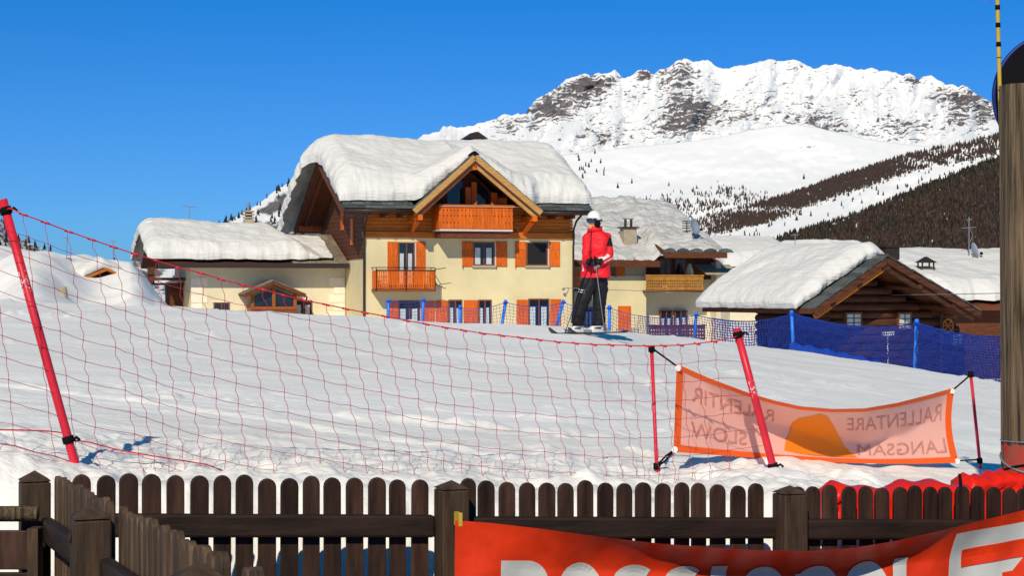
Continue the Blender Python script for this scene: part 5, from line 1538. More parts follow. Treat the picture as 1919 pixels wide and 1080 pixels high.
# orange mound shape
out_ = [(1470, .84), (1472, .70), (1482, .48), (1484, .34), (1497, .22), (1520, .16), (1538, .10), (1552, .14), (1562, .30), (1572, .50), (1580, .66), (1592, .80), (1606, .90), (1550, .90), (1500, .88)]
cxm, ctm = 1530, 0.6
ring = []
for k in range(9):
    f = k / 8
    ring.append([sb(s_of(cxm + (a - cxm) * f), ctm + (b - ctm) * f, 0.005) for a, b in out_])
vs = [p for r in ring for p in r]; n = len(out_)
fs = [(k * n + i, k * n + (i + 1) % n, (k + 1) * n + (i + 1) % n, (k + 1) * n + i) for k in range(8) for i in range(n)]
MB().add(vs, fs).build('mound_print', M_slowshape, cl, True)
for (pt, pb_, Y_) in (((1221, 652), (1231, 886), YA - 0.05), ((1819, 700), (1838, 884), YB + 0.05)):
    a = P(*pt, Y_); b = P(*pb_, Y_); d = (a - b).normalized()
    p_ = MB().tube([b - d * 0.25, b, a], 0.0105, 10).build('pole', M_redpole, SB, True)
    MB().tube([a - d * 0.025, a + d * 0.012], 0.019, 10).build('pole_clip', M_black, p_, True)
    c = b + d * (0.035 if pt[0] < 1500 else 0.07)
    MB().tube([c - d * 0.018, c + d * 0.018], 0.019, 10).build('pole_clip', M_black, p_, True)
def strap(a, b, sag=0.0):
    mid = a.lerp(b, .5) + Vector((0, 0, -sag)); MB().tube([a, mid, b], 0.0055, 6).build('strap', M_black, SB, True)
strap(P(1222, 653, YA - .05), sb(0.005, 0.02)); strap(P(1231, 874, YA - .05), sb(0.002, 0.99), -0.01); strap(P(1231, 876, YA - .05), sb(0.002, 0.985), 0.012)
strap(P(1820, 702, YB + .05), sb(0.995, 0.02)); strap(P(1836, 862, YB + .05), sb(0.998, 0.98))
for (s_, t_) in ((0.006, 0.03), (0.004, 0.98), (0.992, 0.03), (0.995, 0.985)):
    c = sb(s_, t_, 0.01)
    MB().tube([c, c + Vector((0, -0.006, 0))], 0.018, 12).build('eyelet', M_white, SB)

# ------------------------------------------------------------------ picket fences
def picket_mesh(w, h, th):
    pts = [(-w / 2, 0), (w / 2, 0), (w / 2, h - w / 2)]
    for k in range(1, 8):
        a = math.pi * k / 8; pts.append((w / 2 * math.cos(a), h - w / 2 + w / 2 * math.sin(a)))
    pts.append((-w / 2, h - w / 2))
    me = MB().prism(pts, 'y', 0, th).mesh('picket')
    return me
def bev(o, w):
    b = o.modifiers.new('bevel', 'BEVEL'); b.width = w; b.segments = 2; b.limit_method = 'ANGLE'; b.angle_limit = math.radians(50)
def post_mesh(w, h, cap=0.035):
    m = MB(); m.box(-w / 2, w / 2, -w / 2, w / 2, 0, h - cap - 0.004)
    m.add([(-w / 2 - .004, -w / 2 - .004, h - cap), (w / 2 + .004, -w / 2 - .004, h - cap), (w / 2 + .004, w / 2 + .004, h - cap), (-w / 2 - .004, w / 2 + .004, h - cap), (0, 0, h)],
          [(0, 3, 2, 1), (0, 1, 4), (1, 2, 4), (2, 3, 4), (3, 0, 4)])
    return m.mesh('post')

# front fence, running away to the right
F0 = Vector((-1.796, 7.08, 0)); fdir = Vector((math.cos(math.radians(20.8)), math.sin(math.radians(20.8)), 0)); fa = math.radians(20.8)
FF = empty('picket_fence', F0, fa)
tag(FF, 'dark stained picket fence with rounded tops running across the foreground', 'fence')
ff = Frame(F0.x, F0.y, 20.8)
def fz_top(l): return 0.925 - 0.052 * l          # height of the picket tops along the fence
pk = picket_mesh(0.073, 1.05, 0.020); pk.materials.append(M_picket); fix_normals(pk)
pk_px = [154, 198, 242, 286, 330, 373.5, 416.5, 458.5, 500.5, 542.5, 584, 625, 666.5, 707, 747.5, 786.5, 878, 914.5, 951.7, 989.5, 1026.8, 1063.4, 1099, 1134.4, 1171.7, 1208, 1243, 1279, 1312.6, 1347.5, 1382.5, 1417.4,
         1496, 1526, 1557, 1591, 1624.7, 1656, 1688, 1716, 1745, 1773.6, 1804, 1834, 1864, 1893, 1922, 1950]
for px_ in pk_px:
    l = ff.f(px_, 900)[0]
    o = put('picket', pk, FF, (l, 0.0, fz_top(l) - 1.05 + random.uniform(-.009, .007)))
    o.rotation_euler = (random.uniform(-.006, .006), random.uniform(-.004, .004), 0); o.scale = (random.uniform(.96, 1.04), 1, 1); bev(o, 0.004)
pm = post_mesh(0.118, 1.10); pm.materials.append(M_post); fix_normals(pm)
l_posts = [ff.f(836, 900)[0], ff.f(1466, 900)[0], ff.f(2060, 900)[0]]
for l in l_posts:
    o = put('post', pm, FF, (l, -0.07, fz_top(l) - 1.10 + 0.005)); bev(o, 0.006)
def rail(parent, a, b, za, zb_, h, th, y, material, name='rail'):
    m = MB().hexa([(a, y - th, za - h), (b, y - th, zb_ - h), (b, y, zb_ - h), (a, y, za - h), (a, y - th, za), (b, y - th, zb_), (b, y, zb_), (a, y, za)])
    return m.build(name, material, parent, False, 0.012)
segs = [(0.05, l_posts[0] - 0.062), (l_posts[0] + 0.062, l_posts[1] - 0.045), (l_posts[1] + 0.062, l_posts[2] - 0.06)]
for (a, b) in segs:
    rail(FF, a, b, fz_top(a) - 0.152, fz_top(b) - 0.147, 0.094, 0.045, -0.003, M_rail)
    rail(FF, a, b, fz_top(a) - 0.80, fz_top(b) - 0.80, 0.094, 0.045, -0.003, M_rail)
# side fence coming towards the camera
SA = fa - math.pi / 2
SF = empty('picket_fence', F0, SA)
tag(SF, 'bleached picket fence running towards the camera from the corner post at left', 'fence')
def sz_top(l): return 0.92 + 0.040 * l
pk2 = picket_mesh(0.069, 1.05, 0.022); pk2.materials.append(M_picket2); fix_normals(pk2)
l = 0.12
while l < 4.6:
    if all(abs(l - q) > 0.085 for q in (0, 1.58, 3.31, 4.9)):
        o = put('picket', pk2, SF, (l, 0.0, sz_top(l) - 1.05 + random.uniform(-.008, .008))); bev(o, 0.004)
        o.rotation_euler = (0, random.uniform(-.01, .01), 0)
    l += 0.09
pm2 = post_mesh(0.112, 1.12, 0.04); pm2.materials.append(M_post); fix_normals(pm2)
for l in (0.0, 1.58, 3.31, 4.9):
    o = put('post', pm2, SF, (l, -0.065, sz_top(l) - 1.12 + (0.02 if l == 0 else 0.0))); bev(o, 0.006)
for (a, b) in ((0.058, 1.52), (1.64, 3.25), (3.37, 4.84)):
    rail(SF, a, b, sz_top(a) - 0.16, sz_top(b) - 0.16, 0.095, 0.045, -0.003, M_rail)
    rail(SF, a, b, sz_top(a) - 0.78, sz_top(b) - 0.78, 0.095, 0.045, -0.003, M_rail)
kx_ = 1.58
MB().tube([(kx_ - 0.03, -0.1225, sz_top(1.58) - 0.10), (kx_ - 0.03, -0.1255, sz_top(1.58) - 0.10)], 0.020, 12).build('knot', M_picket, SF)
# low boarded wall at the far left
LW = empty('plank_barrier', P(72, 1000, 6.9)); LW.location.z = 0
tag(LW, 'low dark plank barrier with thick top rail at the left edge', 'barrier')
zt = P(30, 951, 6.9).z
MB().tube([(-1.6, 0, zt - 0.028), (-0.003, 0, zt - 0.026)], 0.030, 12).build('top_rail', M_pole, LW, True)
for k in range(4):
    MB().box(-1.6, -0.03, -0.01, 0.02, zt - 0.09 - 0.16 * (k + 1) + 0.012, zt - 0.09 - 0.16 * k).build('plank', M_picket, LW, bevel=0.004)
MB().box(-0.028, 0.014, -0.06, 0.015, -0.05, zt - 0.075).build('post', M_picket2, LW, bevel=0.004)
MB().box(-1.6, -0.03, -0.05, -0.012, zt - 0.32, zt - 0.295).build('ledge', M_post, LW)

# ------------------------------------------------------------------ red advertising banner on the fence
AB = empty('advertising_banner', F0, fa)
tag(AB, 'red advertising banner with big white letters sagging along the picket fence', 'banner')
bl0 = ff.f(853, 980, -0.19)[0]; bl1 = ff.f(2000, 940, -0.19)[0]
ab_ref = [(853, 976), (920, 980), (1000, 988), (1100, 1000), (1200, 1010), (1300, 1017), (1400, 1021), (1480, 1022), (1560, 1017), (1640, 1006), (1720, 992), (1800, 976), (1860, 966), (1919, 955), (2000, 940)]
def ab(l, t, off=0.0):
    """t in metres down the cloth from the upper edge"""
    s = (l - bl0) / (bl1 - bl0)
    w = ff.w(l, -0.19, 0); px_ = CX + FPX * w.x / w.y
    py_ = float(np.interp(px_, [a for a, b in ab_ref], [b for a, b in ab_ref]))
    ztop = EYE + (CY - py_) / FPX * w.y
    A_ = 0.20 * math.sin(math.pi * min(1, max(0, s * 1.05))) ** 1.1
    strip = 0.20
    if t < strip:
        f = t / strip; fwd = A_ * (1 - f) ** 1.25; drop = t * (1 - 0.62 * (A_ / 0.26) * (1 - f) )
        drop = t - 0.95 * (A_ / 0.26) * (t - t * t / (2 * strip)) 
    else:
        fwd = 0; drop = t - 0.95 * (A_ / 0.26) * strip / 2
    wav = 0.010 * math.sin(l * 9.0 + t * 6) + 0.006 * math.sin(l * 23 + t * 9)
    return (l, -0.19 - fwd + wav * min(1, t * 5) - off, ztop - drop)
nl, nt_ = 130, 44
vs = []; 
ts = list(np.linspace(0, 0.21, 22)) + list(np.linspace(0.23, 0.95, nt_ - 22))
for t in ts:
    for i in range(nl + 1): vs.append(ab(bl0 + (bl1 - bl0) * i / nl, t))
fs = [(j * (nl + 1) + i, j * (nl + 1) + i + 1, (j + 1) * (nl + 1) + i + 1, (j + 1) * (nl + 1) + i) for j in range(len(ts) - 1) for i in range(nl)]
cloth = MB().add(vs, fs).build('cloth', M_redcloth, AB, True)
def lpx(px): return ff.f(px, 1050, -0.19)[0]
LT, LH = 0.165, 0.30        # letters start this far below the edge, cap height
def ribbon(path, w, parent=cloth, off=0.004, name='letter'):
    """path: list of (px, v) with v 0 top..1 bottom of the letter, stroke width w in metres, flattened onto the cloth"""
    pts = [(lpx(a), LT + b * LH) for a, b in path]
    # resample
    P2 = []
    for i in range(len(pts) - 1):
        n_ = max(1, int(math.dist(pts[i], pts[i + 1]) / 0.012))
        for k in range(n_): P2.append((pts[i][0] + (pts[i + 1][0] - pts[i][0]) * k / n_, pts[i][1] + (pts[i + 1][1] - pts[i][1]) * k / n_))
    P2.append(pts[-1])
    rows = 5; vs = []; fs = []
    for i, p in enumerate(P2):
        a = P2[max(0, i - 1)]; b = P2[min(len(P2) - 1, i + 1)]
        dx, dy = b[0] - a[0], b[1] - a[1]; d = math.hypot(dx, dy) or 1; nx_, ny_ = -dy / d, dx / d
        for r in range(rows):
            k = (r / (rows - 1) - 0.5) * w
            vs.append(ab(p[0] + nx_ * k, max(0.003, p[1] + ny_ * k), off))
    for i in range(len(P2) - 1):
        for r in range(rows - 1):
            fs.append((i * rows + r, i * rows + r + 1, (i + 1) * rows + r + 1, (i + 1) * rows + r))
    return MB().add(vs, fs)
def arc(cx, cv, rx, rv, a0, a1, n=16):
    return [(cx + rx * math.cos(math.radians(a0 + (a1 - a0) * k / n)), cv - rv * math.sin(math.radians(a0 + (a1 - a0) * k / n))) for k in range(n + 1)]
SW = 0.072
def letter(*ribs):
    m = MB()
    for i, r in enumerate(ribs):
        k = ribbon(r, SW, off=0.005 + 0.0012 * i); m.add(k.v, k.f)
    m.build('letter', M_adwhite, cloth)
hv = SW / LH / 2
letter([(951, 0.0), (951, 1)], [(951, hv)] + [(985, hv)] + arc(988, 0.30, 24, 0.30 - hv, 90, -90) + [(951, 0.60)], [(980, 0.6), (1016, 1.0)])
letter(arc(1088, 0.5, 29, 0.5 - hv, 0, 360, 30))
def S_path(cx, r=26): return arc(cx, 0.27, r, 0.27 - hv, 35, 270, 16) + arc(cx, 0.73, r, 0.27 - hv, 90, -145, 16)[1:]
letter(S_path(1187)); letter(S_path(1281))
letter([(1346, 0.0), (1350, 1)])
letter(arc(1430, 0.5, 29, 0.5 - hv, 45, 330, 26) + [(1459, 0.55), (1432, 0.55)])
letter([(1500, 1), (1500, hv)] + arc(1528, 0.34, 28, 0.34 - hv, 180, 0, 14) + [(1556, 1)])
letter(arc(1622, 0.5, 29, 0.5 - hv, 0, 360, 30))
letter([(1684, 0.0), (1684, 1 - hv), (1728, 1 - hv)])
# white panel with a red angular mark at the right end
pw = MB(); vs = []; nn = 40
l0_, l1_ = lpx(1776), bl1 - 0.02
for j in range(30):
    t = 0.06 + 0.85 * j / 29
    for i in range(nn + 1):
        vs.append(ab(l0_ + (l1_ - l0_) * i / nn - 0.0, t, 0.004))
fs = [(j * (nn + 1) + i, j * (nn + 1) + i + 1, (j + 1) * (nn + 1) + i + 1, (j + 1) * (nn + 1) + i) for j in range(29) for i in range(nn)]
panel = MB().add(vs, fs).build('white_panel', M_adwhite, cloth, True)
m = MB()
for i, (pth, w_) in enumerate((([(1800, 0.14), (1850, 0.10), (1960, 0.04)], 0.085), ([(1952, 0.08), (1925, 0.32), (1895, 0.62), (1885, 0.95)], 0.085), ([(1878, 0.50), (1940, 0.46)], 0.05))):
    k = ribbon(pth, w_, off=0.0085 + 0.0012 * i); m.add(k.v, k.f)
m.build('red_mark', M_redcloth, panel)
gx, gz_ = ff.f(855, 962, -0.14)
MB().box(gx - 0.008, gx + 0.008, -0.195, -0.135, gz_ - 0.05, gz_ + 0.005).build('yellow_strap', M_bamboo, AB)

# ------------------------------------------------------------------ red mats behind the fence
def red_mat(name, ref, base_py, y_off, label, low):
    vs = []; n_ = 34; prof = 9
    for i in range(n_ + 1):
        px_ = ref[0][0] + (ref[-1][0] - ref[0][0]) * i / n_
        py_ = float(np.interp(px_, [a for a, b in ref], [b for a, b in ref]))
        lx_, zt_ = ff.f(px_, py_ + low, y_off + 0.13)
        _, zb_ = ff.f(px_, base_py, y_off)
        cr_ = 0.010 * math.sin(i * 0.75) + 0.006 * math.sin(i * 0.31 + 1)
        sec = [(0.0, zb_), (0.0, zt_ - 0.11), (0.018 + cr_, zt_ - 0.07), (-0.005, zt_ - 0.045), (0.012, zt_ - 0.016), (0.05, zt_ - 0.004 + cr_ * .6), (0.13, zt_ + 0.004 + cr_), (0.20, zt_ - 0.02), (0.22, zb_)]
        for (a, z_) in sec: vs.append((lx_, y_off + a, z_))
    fs = [(i * prof + k, i * prof + k + 1, (i + 1) * prof + k + 1, (i + 1) * prof + k) for i in range(n_) for k in range(prof - 1)]
    fs += [tuple(range(prof)), tuple(range(n_ * prof + prof - 1, n_ * prof - 1, -1))]
    o = MB().add(vs, fs).build(name, M_redmat, None, True)
    o.location = F0; o.rotation_euler = (0, 0, fa); tag(o, label, 'mat'); return o
red_mat('red_mat', [(1541, 906), (1556, 898), (1580, 897), (1620, 903), (1655, 902), (1690, 894), (1730, 892), (1796, 896)], 985, 0.10, 'long red padded mat lying behind the picket fence', 10)
red_mat('red_mat', [(1797, 890), (1806, 886), (1840, 884), (1862, 879), (1892, 876)], 985, 0.32, 'short red padded mat next to the wooden pole', 6)
for k, (pa) in enumerate((1796,)):
    lx_, zt_ = ff.f(pa, 893, 0.08)
    o_ = MB().tube([(0, 0, 0.01), (0, -0.02, -0.03), (0, -0.02, -0.3)], 0.008, 6).build('black_strap', M_black); o_.location = ff.w(lx_, 0.07, zt_); tag(o_, 'black strap tying the two red mats together', 'strap')

# ------------------------------------------------------------------ wooden pole, round sign, yellow cane with flag
pc = P(1934, 540, 9.25)
WP = empty('wooden_pole', (pc.x, pc.y, 0)); tag(WP, 'thick weathered round wooden pole cut flat on top at right edge', 'pole')
zt = P(1934, 160, 9.25).z
m = MB(); nseg, nring = 40, 40; vs = []; fs = []
for j in range(nring + 1):
    z_ = -0.3 + (zt + 0.3) * j / nring; lean = -0.018 * (z_ / zt)
    for k in range(nseg):
        t = 2 * math.pi * k / nseg
        r_ = 0.145 * (1 - 0.012 * z_) + 0.0035 * math.sin(7 * t) + 0.0025 * math.sin(17 * t + 1) - (0.016 if abs(math.sin((t - 4.45) / 2)) < 0.035 else 0)
        vs.append((lean + r_ * math.cos(t), r_ * math.sin(t), z_))
for j in range(nring):
    for k in range(nseg): fs.append((j * nseg + k, j * nseg + (k + 1) % nseg, (j + 1) * nseg + (k + 1) % nseg, (j + 1) * nseg + k))
fs.append(tuple(range(nring * nseg, nring * nseg + nseg)))
m.add(vs, fs).build('trunk', M_pole, WP, False)
zp = P(1934, 832, 9.25).z; zq = P(1934, 888, 9.25).z
M_redpaint = mat('faded_red_paint', (0.45, 0.02, 0.018), 0.7, scale=9, col2=(0.24, 0.10, 0.06), detail=8)
vs = []; 
for j in range(6):
    z_ = zq + (zp - zq) * j / 5
    for k in range(9):
        t = math.pi * (1.06 + 0.42 * k / 8); vs.append((-0.006 + 0.1495 * math.cos(t), 0.1495 * math.sin(t), z_ + 0.012 * math.sin(k * 2.1)))
MB().add(vs, [(j * 9 + k, j * 9 + k + 1, (j + 1) * 9 + k + 1, (j + 1) * 9 + k) for j in range(5) for k in range(8)]).build('red_paint_patch', M_redpaint, WP, True)
for (py_, tilt) in ((826, 0.0), (862, 0.06), (884, -0.05)):
    z_ = P(1934, py_, 9.25).z
    pts = [(0.156 * math.cos(t), 0.156 * math.sin(t), z_ + tilt * math.sin(t)) for t in np.linspace(0, 2 * math.pi, 25)]
    MB().tube(pts, 0.0035 if py_ < 850 else 0.006, 5).build('wire', M_black if py_ > 870 else M_grey, WP)
dc = P(1981, 181, 9.48)
RS = empty('round_sign', dc); tag(RS, 'large round black sign back with blue rim behind the wooden pole top', 'sign')
R0 = 0.329
MB().tube([(0, 0.0, 0), (0, 0.012, 0)], R0 * 0.985, 48).build('back_plate', M_black, RS)
rim = MB().tube([(R0 * math.cos(t), 0.006, R0 * math.sin(t)) for t in np.linspace(0, 2 * math.pi, 65)], 0.011, 8); rim.build('rim', M_bluerim, RS, True)
MB().box(-0.25, 0.12, -0.07, -0.004, -0.03, 0.03).build('bracket', M_black, RS)
yc0 = P(1867.5, -60, 9.36); yc1 = P(1884, 560, 9.40)
dv = (yc1 - yc0); cane_b = yc1 + dv * (-(yc1.z - 0.1) / dv.z) if abs(dv.z) > 0 else yc1
YC_ = empty('yellow_cane', (0, 0, 0)); tag(YC_, 'slender yellow cane with black bands and a small flag beside the wooden pole', 'flag pole')
MB().tube([yc0 - dv * 0.05, yc0, yc0.lerp(yc1, .5), yc1, cane_b], 0.0105, 10).build('cane', M_bamboo, YC_, True)
for py_ in (13, 46, 82):
    f = (py_ + 60) / 620; c = yc0.lerp(yc1, f); d = dv.normalized()
    MB().tube([c - d * 0.012, c + d * 0.012], 0.0125, 10).build('black_band', M_black, YC_, True)
for py_ in (107, 168, 256, 300, 360, 430):
    f = (py_ + 60) / 620; c = yc0.lerp(yc1, f); d = dv.normalized()
    MB().tube([c - d * 0.002, c + d * 0.002], 0.0125, 10).build('cane_node', M_gutter, YC_, True)
fl = MB(); vs = []
for i in range(9):
    for j in range(9):
        a = i / 8; b = j / 8
        px_ = 1866 - 16 * a - 3 * b; py_ = -75 + 62 * a * 0.7 + 40 * b * (1 - 0.25 * a) + 8 * a
        vs.append(P(px_, py_, 9.36 + 0.02 * math.sin(a * 9 + b * 3)))
M_flag = mat('flag_cloth', (0.55, 0.03, 0.04), 0.7, scale=26, col2=(0.10, 0.10, 0.30), trans=0.2)
MB().add(vs, [(j * 9 + i, j * 9 + i + 1, (j + 1) * 9 + i + 1, (j + 1) * 9 + i) for j in range(8) for i in range(8)]).build('flag', M_flag, YC_, True)

# ------------------------------------------------------------------ skier
SKY0 = P(1100, 613, 28.1)
gz = tz(SKY0.x, SKY0.y)
def L2(px, py, dy=0.0):
    """skier-local point from the photo position (121 px per metre)"""
    return Vector(((px - 1100) / 121.0, dy, (613 - py) / 121.0))
SK = empty('person', (SKY0.x, SKY0.y, gz + 0.0))
tag(SK, 'person in red ski jacket, black trousers, white helmet and goggles standing on skis', 'person')
def loft(m, secs, n=20):
    """secs: (center Vector, rx, ry, yaw)"""
    vs = []; fs = []
    for (c, rx, ry, yaw) in secs:
        for k in range(n):
            t = 2 * math.pi * k / n; x = rx * math.cos(t); y = ry * math.sin(t)
            vs.append((c.x + x * math.cos(yaw) - y * math.sin(yaw), c.y + x * math.sin(yaw) + y * math.cos(yaw), c.z))
    for i in range(len(secs) - 1):
        for k in range(n): fs.append((i * n + k, i * n + (k + 1) % n, (i + 1) * n + (k + 1) % n, (i + 1) * n + k))
    fs.append(tuple(range(n - 1, -1, -1))); fs.append(tuple(range((len(secs) - 1) * n, len(secs) * n)))
    m.add(vs, fs)
YAW = math.radians(-35)       # turned towards the left of the picture
bm_ = MB()
# trousers
loft(bm_, [(L2(1086, 598, -0.05), .075, .10, YAW), (L2(1082, 590, -0.06), .098, .105, YAW), (L2(1087, 568, -0.10), .100, .105, YAW), (L2(1092, 550, -0.13), .112, .115, YAW), (L2(1100, 528, -0.08), .130, .135, YAW), (L2(1108, 503, 0), .145, .15, YAW), (L2(1113, 490, 0), .14, .14, YAW)])
loft(bm_, [(L2(1122, 600, 0.05), .075, .10, YAW), (L2(1124, 590, 0.06), .092, .10, YAW), (L2(1123, 568, 0.04), .092, .10, YAW), (L2(1124, 550, 0.02), .102, .108, YAW), (L2(1125, 528, 0.04), .122, .13, YAW), (L2(1121, 503, 0.03), .14, .145, YAW), (L2(1118, 490, 0.02), .13, .13, YAW)])
# jacket body
loft(bm_, [(L2(1116, 508, 0.01), .245, .175, YAW), (L2(1116, 503, 0.01), .255, .185, YAW), (L2(1116, 485, 0.01), .230, .170, YAW), (L2(1117, 465, 0.01), .215, .160, YAW), (L2(1117, 445, 0.01), .225, .160, YAW), (L2(1117, 432, 0.01), .225, .145, YAW), (L2(1117, 424, 0.01), .175, .115, YAW), (L2(1116, 419, 0.01), .115, .10, YAW), (L2(1114, 414, 0), .085, .085, YAW), (L2(1113, 405, 0), .065, .07, YAW)])
# head
bm_.ellipsoid(L2(1113, 401, -0.005), (.088, .10, .118), 18, 14)
bm_.ellipsoid(L2(1103, 407, -0.07), (.016, .020, .018), 8, 6)      # nose
bm_.ellipsoid(L2(1106, 413, -0.055), (.042, .045, .034), 10, 8)    # jaw
# arms: upper arm, forearm folded to the belly
def arm(sh, el, wr):
    bm_.tube([sh, sh.lerp(el, .5), el], [.074, .070, .064], 14); bm_.tube([el, el.lerp(wr, .5), wr], [.066, .062, .054], 14)
    bm_.ellipsoid(el, (.066,) * 3, 12, 8); bm_.ellipsoid(sh, (.080, .08, .08), 12, 8)
sR = L2(1137, 432, 0.0); eR = L2(1142, 468, -0.08); wR_ = L2(1124, 478, -0.24)
sL = L2(1101, 433, -0.03); eL = L2(1097, 470, -0.13); wL = L2(1102, 479, -0.26)
arm(sR, eR, wR_); arm(sL, eL, wL)
# gloved hands with fingers closed round the pole grips
def hand(w, d, side):
    d = d.normalized(); up = Vector((0, 0, 1)); s = d.cross(up).normalized()
    bm_.ellipsoid(w + d * 0.05, (.045, .045, .040), 12, 8)
    bm_.tube([w - d * .02, w + d * 0.05], [.054, .045], 12)
    for k in range(4):
        b0 = w + d * 0.085 + up * (0.030 - 0.020 * k)
        bm_.tube([b0 - s * side * .012, b0 + d * 0.035 - s * side * .002, b0 + d * 0.030 + s * side * 0.038 * (1 - .08 * abs(k - 1)), b0 - d * 0.004 + s * side * 0.042], [.0125, .0125, .011, .010], 8)
    t0 = w + d * 0.03 + up * 0.03
    bm_.tube([t0, t0 + d * 0.035 + up * .02 + s * side * .02, t0 + d * 0.06 + up * .012 + s * side * .035], [.015, .013, .011], 8)
hand(wR_, Vector((-0.85, -0.45, -0.05)), 1); hand(wL, Vector((0.55, -0.6, -0.05)), -1)
# boots
for (px_, dy) in ((1083, -0.05), (1121, 0.05)):
    c = L2(px_, 606, dy)
    loft(bm_, [(L2(px_ - 7, 611.5, dy - .02), .165, .062, 0.25), (L2(px_ - 7, 606, dy - .02), .165, .066, 0.25), (L2(px_ - 4, 602, dy - .01), .125, .066, 0.25), (L2(px_, 596, dy), .085, .075, 0.25), (L2(px_ + 1, 588, dy), .08, .08, 0.25)])
me = bm_.mesh('body'); fix_normals(me)
tmp = bpy.data.objects.new('body_tmp', me); COL.objects.link(tmp)
r_ = tmp.modifiers.new('remesh', 'REMESH'); r_.mode = 'VOXEL'; r_.voxel_size = 0.011
s_ = tmp.modifiers.new('smooth', 'SMOOTH'); s_.factor = 0.5; s_.iterations = 2
dg = bpy.context.evaluated_depsgraph_get(); dg.update()
bme = bpy.data.meshes.new_from_object(tmp.evaluated_get(dg)); bpy.data.objects.remove(tmp)
bme.name = 'body'
# cloth folds
vsn = np.empty(len(bme.vertices) * 3, np.float32); bme.vertices.foreach_get('co', vsn); vsn = vsn.reshape(-1, 3)
nrm = np.empty(len(bme.vertices) * 3, np.float32); bme.vertices.foreach_get('normal', nrm); nrm = nrm.reshape(-1, 3)
fold = 0.012 * fbm(vsn[:, 0] * 6 + vsn[:, 1] * 4, vsn[:, 2] * 9 + vsn[:, 1] * 3, 401, 3)
zz_ = vsn[:, 2]; amt = np.where((zz_ > 0.14) & (zz_ < 1.52), 1.0, 0.0)
vsn = vsn + nrm * (fold * amt)[:, None]
bme.vertices.foreach_set('co', vsn.astype(np.float32).ravel())
for mm in (M_jacket, M_pants, M_skin, M_boot, M_white): 
    bme.materials.append(mm)
def seg_d(p, a, b):
    ab_ = b - a; t = max(0, min(1, (p - a).dot(ab_) / ab_.length_squared)); return (p - a - ab_ * t).length, t
idx = []
for p in bme.polygons:
    c = Vector(p.center); px_ = c.x * 121 + 1100; py_ = 613 - c.z * 121
    dh = min((c - wR_).length, (c - wL).length)
    if c.z > 1.625: k = 2
    elif c.z < 0.125: k = 3
    elif c.z < 0.872 and not (dh < 0.05): k = 1
    else:
        k = 0
        hd = min(seg_d(c, wR_ + Vector((-.018, -.01, 0)), wR_ + Vector((-.13, -.06, 0)))[0], seg_d(c, wL + Vector((.01, -.012, 0)), wL + Vector((.09, -.10, 0)))[0])
        if hd < 0.062: k = 1
        else:
            d_, t_ = seg_d(c, sR, eR)
            if d_ < 0.10 and 0.08 < t_ < 0.52 and c.x > (1135 - 1100) / 121: k = 1     # dark sleeve patch
            d2_, t2_ = seg_d(c, eR, wR_)
            if d2_ < 0.085 and 0.05 < t2_ < 0.9 and d_ > 0.07 and (abs(c.z - (eR.z + 0.045 - 0.10 * t2_)) < 0.014 or abs(c.z - (eR.z - 0.012 - 0.10 * t2_)) < 0.012): k = 4
            if abs(py_ - (490 - 0.55 * (px_ - 1112))) < 3.2 and 1112 < px_ < 1123 and c.y < 0 and py_ > 480: k = 4
            if px_ < 1096 and c.y < 0 and abs(py_ - 487) < 8 and abs(px_ - 1091 - (py_ - 487) * .2) < 1.6: k = 4
    if k == 1 and (abs(py_ - 530 - .15 * (px_ - 1088)) < 0.75 or abs(py_ - 534.5 - .15 * (px_ - 1088)) < 0.6) and px_ < 1094: k = 4
    idx.append(k)
bme.polygons.foreach_set('material_index', idx)
bme.polygons.foreach_set('use_smooth', [True] * len(bme.polygons))
body = bpy.data.objects.new('body', bme); COL.objects.link(body); body.parent = SK
hc = L2(1113.5, 400, 0.0)
hm_ = MB(); nu_, nv_ = 28, 16; vs = []; fs = []
for j in range(nv_ + 1):
    ph = math.pi / 2 * (1 - j / nv_ * 1.42)
    for i in range(nu_):
        t = 2 * math.pi * i / nu_
        x = .118 * math.cos(ph) * math.cos(t); y = .130 * math.cos(ph) * math.sin(t); z = .142 * math.sin(ph)
        f = max(0, (-x * .75 - y * .66) / .12)      # towards the face
        if ph < 0.12: z = .142 * math.sin(0.12 + (ph - 0.12) * max(0, 1 - 2.2 * f))
        vs.append((hc.x + x, hc.y + y, hc.z + 0.015 + z))
for j in range(nv_):
    for i in range(nu_): fs.append((j * nu_ + i, j * nu_ + (i + 1) % nu_, (j + 1) * nu_ + (i + 1) % nu_, (j + 1) * nu_ + i))
hel = hm_.add(vs, fs).build('helmet', M_helmet, SK, True); sm = hel.modifiers.new('solid', 'SOLIDIFY'); sm.thickness = 0.012
MB().ellipsoid(hc + Vector((0.045, -0.105, -0.055)), (.05, .035, .06), 12, 8).build('ear_pad', M_black, hel, True)
gg = []
for j in range(5):
    for i in range(15):
        t = math.radians(165 + 115 * i / 14)
        gg.append((hc.x + (.112 + .012 * math.sin(math.pi * i / 14)) * math.cos(t), hc.y + (.122 + .012 * math.sin(math.pi * i / 14)) * math.sin(t), hc.z + 0.028 - 0.064 * j / 4))
MB().add(gg, [(j * 15 + i, j * 15 + i + 1, (j + 1) * 15 + i + 1, (j + 1) * 15 + i) for j in range(4) for i in range(14)]).build('goggles', M_goggle, SK, True).modifiers.new('solid', 'SOLIDIFY').thickness = 0.02
collar = MB(); loft(collar, [(L2(1115, 421, 0), .125, .115, YAW), (L2(1115, 415, 0), .115, .11, YAW), (L2(1116, 411, 0.01), .11, .108, YAW)], 18)
collar.build('collar', M_jacket, SK, True)
MB().tube([L2(1107, 417, -0.135), L2(1106, 440, -0.172), L2(1106, 465, -0.172), L2(1106, 500, -0.198)], 0.006, 6).build('zip', M_pants, SK, True)
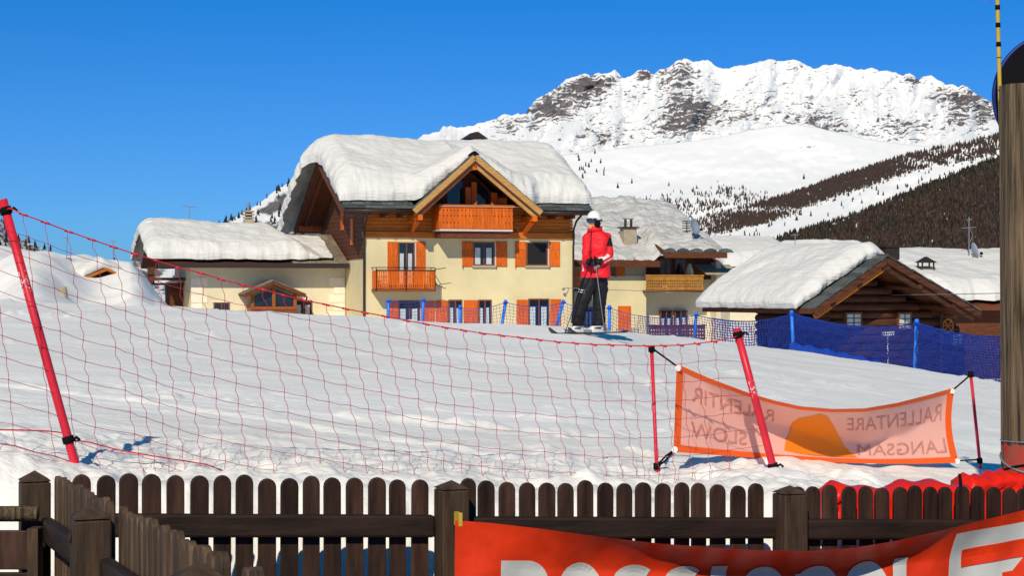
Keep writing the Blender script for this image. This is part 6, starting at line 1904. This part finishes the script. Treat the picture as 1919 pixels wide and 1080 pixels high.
MB().tube([hc + Vector((.121 * math.cos(t), .133 * math.sin(t), 0.004 + 0.012 * math.sin(t))) for t in np.linspace(-1.45, 2.85, 20)], 0.013, 6).build('goggle_strap', M_black, hel, True)
for (px_, dy) in ((1083, -0.05), (1121, 0.05)):
    for kz in (596.5, 602.5):
        MB().tube([L2(px_ - 9, kz, dy - .075), L2(px_ - 2, kz - 1, dy - .088), L2(px_ + 5, kz - 1, dy - .07)], 0.008, 6).build('boot_buckle', M_black, SK, True)
# skis and poles
def ski(px0, px1, dy0, dy1, label):
    a = L2(px0, 612.2, dy0); b = L2(px1, 612.2, dy1)
    e = empty('ski', SK.location); vs = []; n_ = 26; d = (b - a); s = Vector((-d.y, d.x, 0)).normalized()
    for i in range(n_ + 1):
        t = i / n_; p = a.lerp(b, t); w = 0.036 + 0.018 * (2 * t - 1) ** 2; up = 0.085 * max(0, (0.14 - t) / 0.14) ** 2 + 0.02 * max(0, (t - .95) / .05) ** 2
        if t < 0.05: w *= 0.4 + t * 12
        for (sx, zz) in ((-w, 0), (w, 0), (w, 0.018), (-w, 0.018)): vs.append(p + s * sx + Vector((0, 0, up + zz + 0.004)))
    fs = [(i * 4 + k, i * 4 + (k + 1) % 4, (i + 1) * 4 + (k + 1) % 4, (i + 1) * 4 + k) for i in range(n_) for k in range(4)] + [(0, 1, 2, 3), (n_ * 4 + 3, n_ * 4 + 2, n_ * 4 + 1, n_ * 4)]
    MB().add(vs, fs).build('blade', M_ski, e)
    c = a.lerp(b, 0.5)
    for k0 in (-0.20, 0.10): MB().box(c.x + k0, c.x + k0 + 0.10, c.y - 0.035, c.y + 0.035, c.z + 0.024, c.z + 0.065).build('binding', M_grey, e)
    tag(e, label, 'ski', 'skis')
    return e
ski(1028, 1136, -0.62, 0.30, 'dark ski under the image-left boot of the person in red')
ski(1064, 1176, -0.55, 0.42, 'dark ski under the image-right boot of the person in red')
def ski_pole(top, tip, label):
    e = empty('ski_pole', SK.location); tag(e, label, 'ski pole', 'ski poles')
    d = (tip - top).normalized()
    MB().tube([top, tip], [.008, .0055], 8).build('shaft', M_black if 'dark' in label else M_grey, e, True)
    MB().tube([top - d * .03, top + d * .11], [.018, .015], 8).build('grip', M_black, e, True)
    k = tip - d * 0.07
    MB().tube([k - d * .004, k + d * .004], .038, 12).build('basket', M_black, e)
ski_pole(wL + Vector((0.03, -0.10, 0.05)), L2(1057, 612, -0.30), 'dark ski pole slanting down left of the person in red')
ski_pole(wR_ + Vector((-0.09, -0.09, 0.05)), L2(1131, 612, -0.40), 'pale ski pole held in front of the black trousers')
